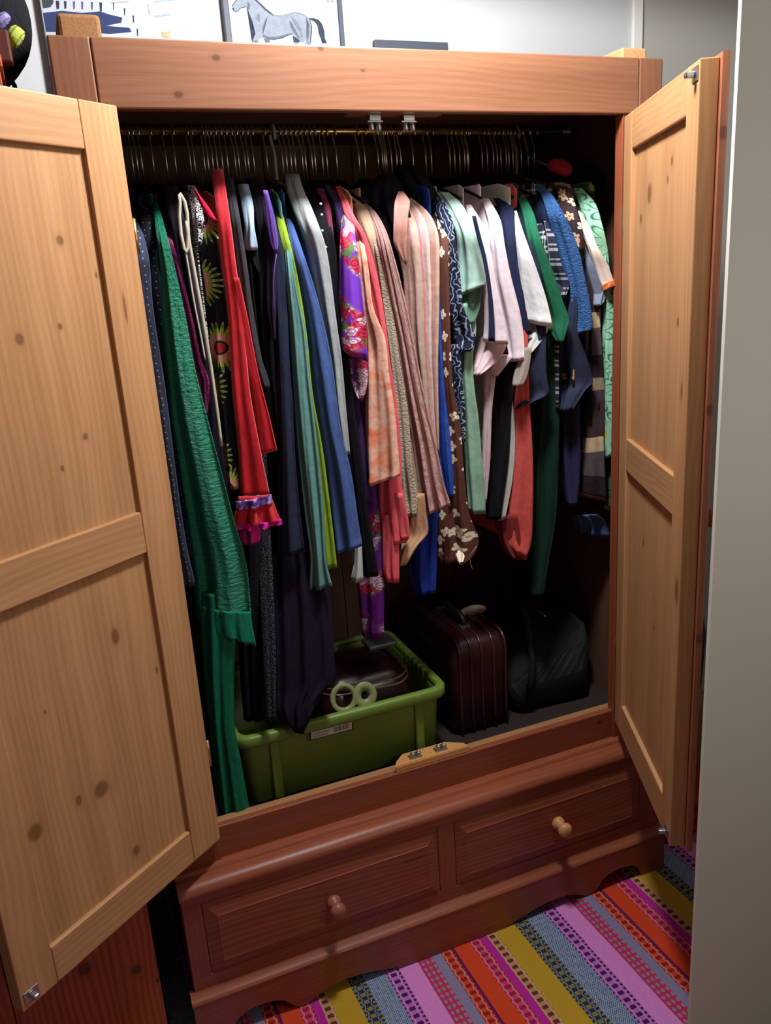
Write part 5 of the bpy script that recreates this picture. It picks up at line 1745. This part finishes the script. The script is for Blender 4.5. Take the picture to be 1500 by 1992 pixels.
stroke([(120, 70), (135, 50), (160, 15), (190, -10)], 4, M_H3)
stroke([(125, 95), (140, 115), (165, 130), (190, 122), (215, 92), (250, 84), (290, 76)], 4, M_H3)
stroke([(128, 92), (140, 100), (150, 92)], 8, M_H3)
stroke([(330, -60), (380, -10), (440, 45), (500, 105), (560, 150), (585, 172)], 9, M_H3, 'mane')
stroke([(290, 76), (300, 110), (325, 180), (350, 240), (342, 310), (355, 345), (383, 380), (365, 420), (350, 468)], 4, M_H3)
stroke([(300, 20), (320, 60), (310, 110)], 9, M_H2)
stroke([(585, 170), (690, 177), (760, 157), (830, 140), (900, 153), (960, 186), (1000, 226)], 4, M_H2)
stroke([(1000, 226), (1015, 290), (1016, 360), (1006, 430), (1008, 480)], 6, M_H3)
stroke([(470, 395), (540, 425), (600, 428), (690, 410), (760, 385), (805, 382)], 14, M_H2)
stroke([(470, 405), (540, 438), (600, 441), (690, 425), (760, 392)], 4, M_H3)
stroke([(520, 185), (490, 250), (470, 320), (470, 380)], 7, M_H2)
stroke([(770, 230), (790, 300), (830, 370), (880, 430)], 9, M_H2)
stroke([(800, 200), (850, 270), (890, 340), (910, 420)], 20, mk('pencil_soft', S(108, 116, 127)))
stroke([(420, 150), (400, 200), (430, 250)], 12, mk('pencil_soft2', S(112, 119, 130)))
stroke([(960, 200), (990, 280), (985, 380), (965, 460)], 6, M_H2)
flat_shape('far_leg', hz([(805, 395), (850, 425), (885, 455), (875, 475), (815, 472)]), px, PO + 0.0003, M_H3, hp)
flat_shape('far_leg', hz([(475, 425), (540, 442), (555, 466), (500, 464)]), px, PO + 0.0003, M_H2, hp)
for leg in ([(365, 455), (430, 455), (400, 540), (330, 640), (300, 740), (330, 760), (262, 768), (278, 730), (305, 630), (345, 540)],
            [(490, 462), (553, 466), (545, 560), (538, 660), (548, 750), (575, 775), (505, 775), (512, 740), (508, 650), (500, 560)],
            [(815, 465), (880, 468), (850, 560), (810, 640), (800, 740), (826, 766), (758, 766), (772, 730), (780, 630), (812, 550)],
            [(940, 465), (1008, 478), (1015, 560), (985, 650), (990, 750), (1020, 776), (944, 776), (956, 740), (950, 640), (968, 560)]):
    flat_shape('drawn_leg', hz(leg), px, PO, M_H1, hp)
flat_shape('tail', hz([(975, 205), (1040, 203), (1095, 222), (1135, 270), (1160, 350), (1165, 430), (1190, 485), (1135, 485), (1120, 430), (1095, 370), (1085, 290), (1050, 240), (1010, 225)]), px, PO + 0.0003, M_H4, hp)
for k in range(5):
    x = 1182 + k * 17
    stroke([(x, 2 + 3 * (k % 2)), (x + 5, 14), (x + 9, 5), (x + 14, 22 - 4 * (k % 3))], 2.2, M_H2, 'signature')

# small slate frame further right: only its top edge shows above the rail
Lm, px, o_, up_, n_ = lean(0.630, 1.0)
sf = thing('picture_frame', 'small slate picture frame with its top edge above the wardrobe rail', 'picture frame', (0.9, 0.612, 1.9722))
a0, a1 = px(728, 82, 0.012), px(871, 90, 0.012)
ht = (a0 - o_).dot(up_) + 0.006
board('frame_bar', (a0.x, -0.016, ht - 0.030), (a1.x, 0.0, ht), M_SLATE, sf, 'x', 0.002, M=Lm)
board('frame_bar', (a0.x, -0.016, 0.0), (a1.x, 0.0, 0.030), M_SLATE, sf, 'x', 0.002, M=Lm)
board('frame_bar', (a0.x, -0.016, 0.030), (a0.x + 0.03, 0.0, ht - 0.030), M_SLATE, sf, 'z', 0.002, M=Lm)
board('frame_bar', (a1.x - 0.03, -0.016, 0.030), (a1.x, 0.0, ht - 0.030), M_SLATE, sf, 'z', 0.002, M=Lm)
board('backing', (a0.x + 0.03, -0.006, 0.030), (a1.x - 0.03, 0.0, ht - 0.030), M_PAPER, sf, 'z', 0, M=Lm)

# ------------------------------------------------------------------ tall pine cupboard left of the wardrobe, behind the open door
RED = srgb(158, 76, 46)
pc = thing('pine_cupboard', 'tall knotty red pine cupboard left of the wardrobe, behind the open door', 'cupboard', (-0.34, 0.2, 0.0))
ky = -0.05
kk = []
for (u, v, r) in ((165, 1885, .016), (265, 1886, .0125), (308, 1907, .006)):
    q = at_y(u, v, ky)
    kk.append((q.x, q.z, r, r * 1.15))
m_nb = m_wood('red_pine', RED, kk, 0.45, ring=1.3, contrast=0.34, knot_col=(0.05, 0.02, 0.012, 1))
board('front_board', (-0.36, ky, 0.03), (-0.078, ky + 0.02, 1.965), m_nb, pc, 'z', 0.002)
board('front_board', (-0.64, ky, 0.03), (-0.362, ky + 0.02, 1.965), m_wood('red_pine_plain', RED, [], 0.45, ring=1.3), pc, 'z', 0.002)
board('side_board', (-0.098, ky + 0.02, 0.0), (-0.078, 0.45, 1.965), m_nb, pc, 'z')
board('side_board', (-0.64, ky + 0.02, 0.0), (-0.62, 0.45, 1.965), m_nb, pc, 'z')
board('back_board', (-0.62, 0.44, 0.03), (-0.098, 0.45, 1.965), m_nb, pc, 'z')
board('cupboard_top', (-0.645, ky - 0.005, 1.965), (-0.073, 0.455, 1.985), m_nb, pc, 'x')
board('foot_rail', (-0.62, ky + 0.012, 0.0), (-0.098, ky + 0.03, 0.03), m_nb, pc, 'x')
# corner post rising above the top, with a bag hanging on it
pt = at_y(15, 56, 0.0)
board('corner_post', (pt.x - 0.045, 0.0, 1.985), (pt.x, 0.03, pt.z), m_wood('post_pine', srgb(84, 32, 22), [], 0.7), pc, 'z', 0.004, label='red brown post')
bag = thing('hanging_bag', 'black bag with striped purple and lime band hanging above the pine cupboard', 'bag', (-0.06, 0.12, 1.99))
cb = at_y(8, 58, 0.14)
rings = []
for k in range(13):
    t = k / 12
    z = cb.z + 0.115 - 0.205 * t
    w = 0.068 * math.sin(PI * min(0.98, max(0.03, t))) ** 0.55
    cxs = cb.x - 0.022
    rings.append([(cxs + w * math.cos(2 * PI * j / 24) * (1 + .03 * math.sin(5 * j)), 0.14 + 0.065 * math.sin(PI * min(.98, max(.03, t))) ** .6 * math.sin(2 * PI * j / 24), z) for j in range(24)])
loft('bag_body', rings, m_cloth('black_felt', S(24, 23, 27), 0.2, 0.6), bag)
for u0, v0, u1, v1, c_, nm in ((16, 62, 40, 82, S(186, 196, 88), 'lime_band'), (-6, 34, 8, 50, S(140, 128, 180), 'purple_band')):
    P0, P1 = at_y(u0, v0, 0.06), at_y(u1, v1, 0.06)
    dd = P1 - P0
    tube(nm, [P0, P0 + dd * .15, P0 + dd * .5, P0 + dd * .85, P1], [0.012, 0.017, 0.018, 0.0175, 0.012], m_bands(nm + '_stripe', [(0, c_), (.6, scale_col(c_, .45)), (.8, c_)], 0.02, 'v'), bag, 14, label='striped ' + nm.split('_')[0] + ' band')
tube('bag_cord', [at_y(u, v, 0.09) for u, v in ((18, 152), (23, 158), (28, 166), (30, 176))], 0.004, m_blk, bag, 8)

# ------------------------------------------------------------------ clutter in the gap beyond the right door
gb = thing('rucksack', 'black rucksack standing on a carton in the gap right of the wardrobe', 'rucksack', (1.50, 0.33, 0.27))
rg_ = []
for z, d_, r in ((0.292, 0.02, 0.04), (0.32, 0, 0.06), (0.50, -.005, 0.07), (0.66, 0.012, 0.07), (0.78, 0.04, 0.06), (0.82, 0.07, 0.03)):
    rg_.append([(x + 0.006 * math.sin(30 * z + 25 * y), y + 0.006 * math.sin(24 * z + 30 * x), zz) for x, y, zz in rrect(1.30 + d_, 1.65 - d_, 0.20 + d_, 0.50 - d_, r, z, 7)])
loft('bag_body', rg_, M_NYL, gb)
tube('shoulder_strap', [(1.46, 0.198, 0.36), (1.46, 0.180, 0.48), (1.46, 0.185, 0.60), (1.47, 0.22, 0.74), (1.49, 0.29, 0.82)], 0.010, M_NYL, gb, 8)
cbx = thing('cardboard_box', 'brown carton under the black rucksack', 'box', (1.48, 0.34, 0.0))
board('carton', (1.29, 0.17, 0.001), (1.655, 0.55, 0.285), m_plain('cardboard', srgb(140, 112, 84), 0.85, 0.1), cbx, 'z', 0.003)
board('flap', (1.292, 0.172, 0.2855), (1.653, 0.358, 0.2885), m_plain('cardboard_flap', srgb(150, 120, 90), 0.85, 0.1), cbx, 'x', 0.001)
board('flap', (1.292, 0.362, 0.2855), (1.653, 0.548, 0.2885), m_plain('cardboard_flap', srgb(150, 120, 90), 0.85, 0.1), cbx, 'x', 0.001)
rb = thing('folded_blanket', 'red folded blanket on the rug in front of the carton', 'blanket', (1.47, 0.08, 0.0))
for k in range(3):
    board('fold', (1.33 + 0.006 * k, 0.0 + .004 * k, 0.001 + 0.032 * k), (1.62 - .004 * k, 0.155, 0.032 + 0.032 * k), m_cloth('red_wool', S(170, 36, 40), 0.15), rb, 'x', 0.013)
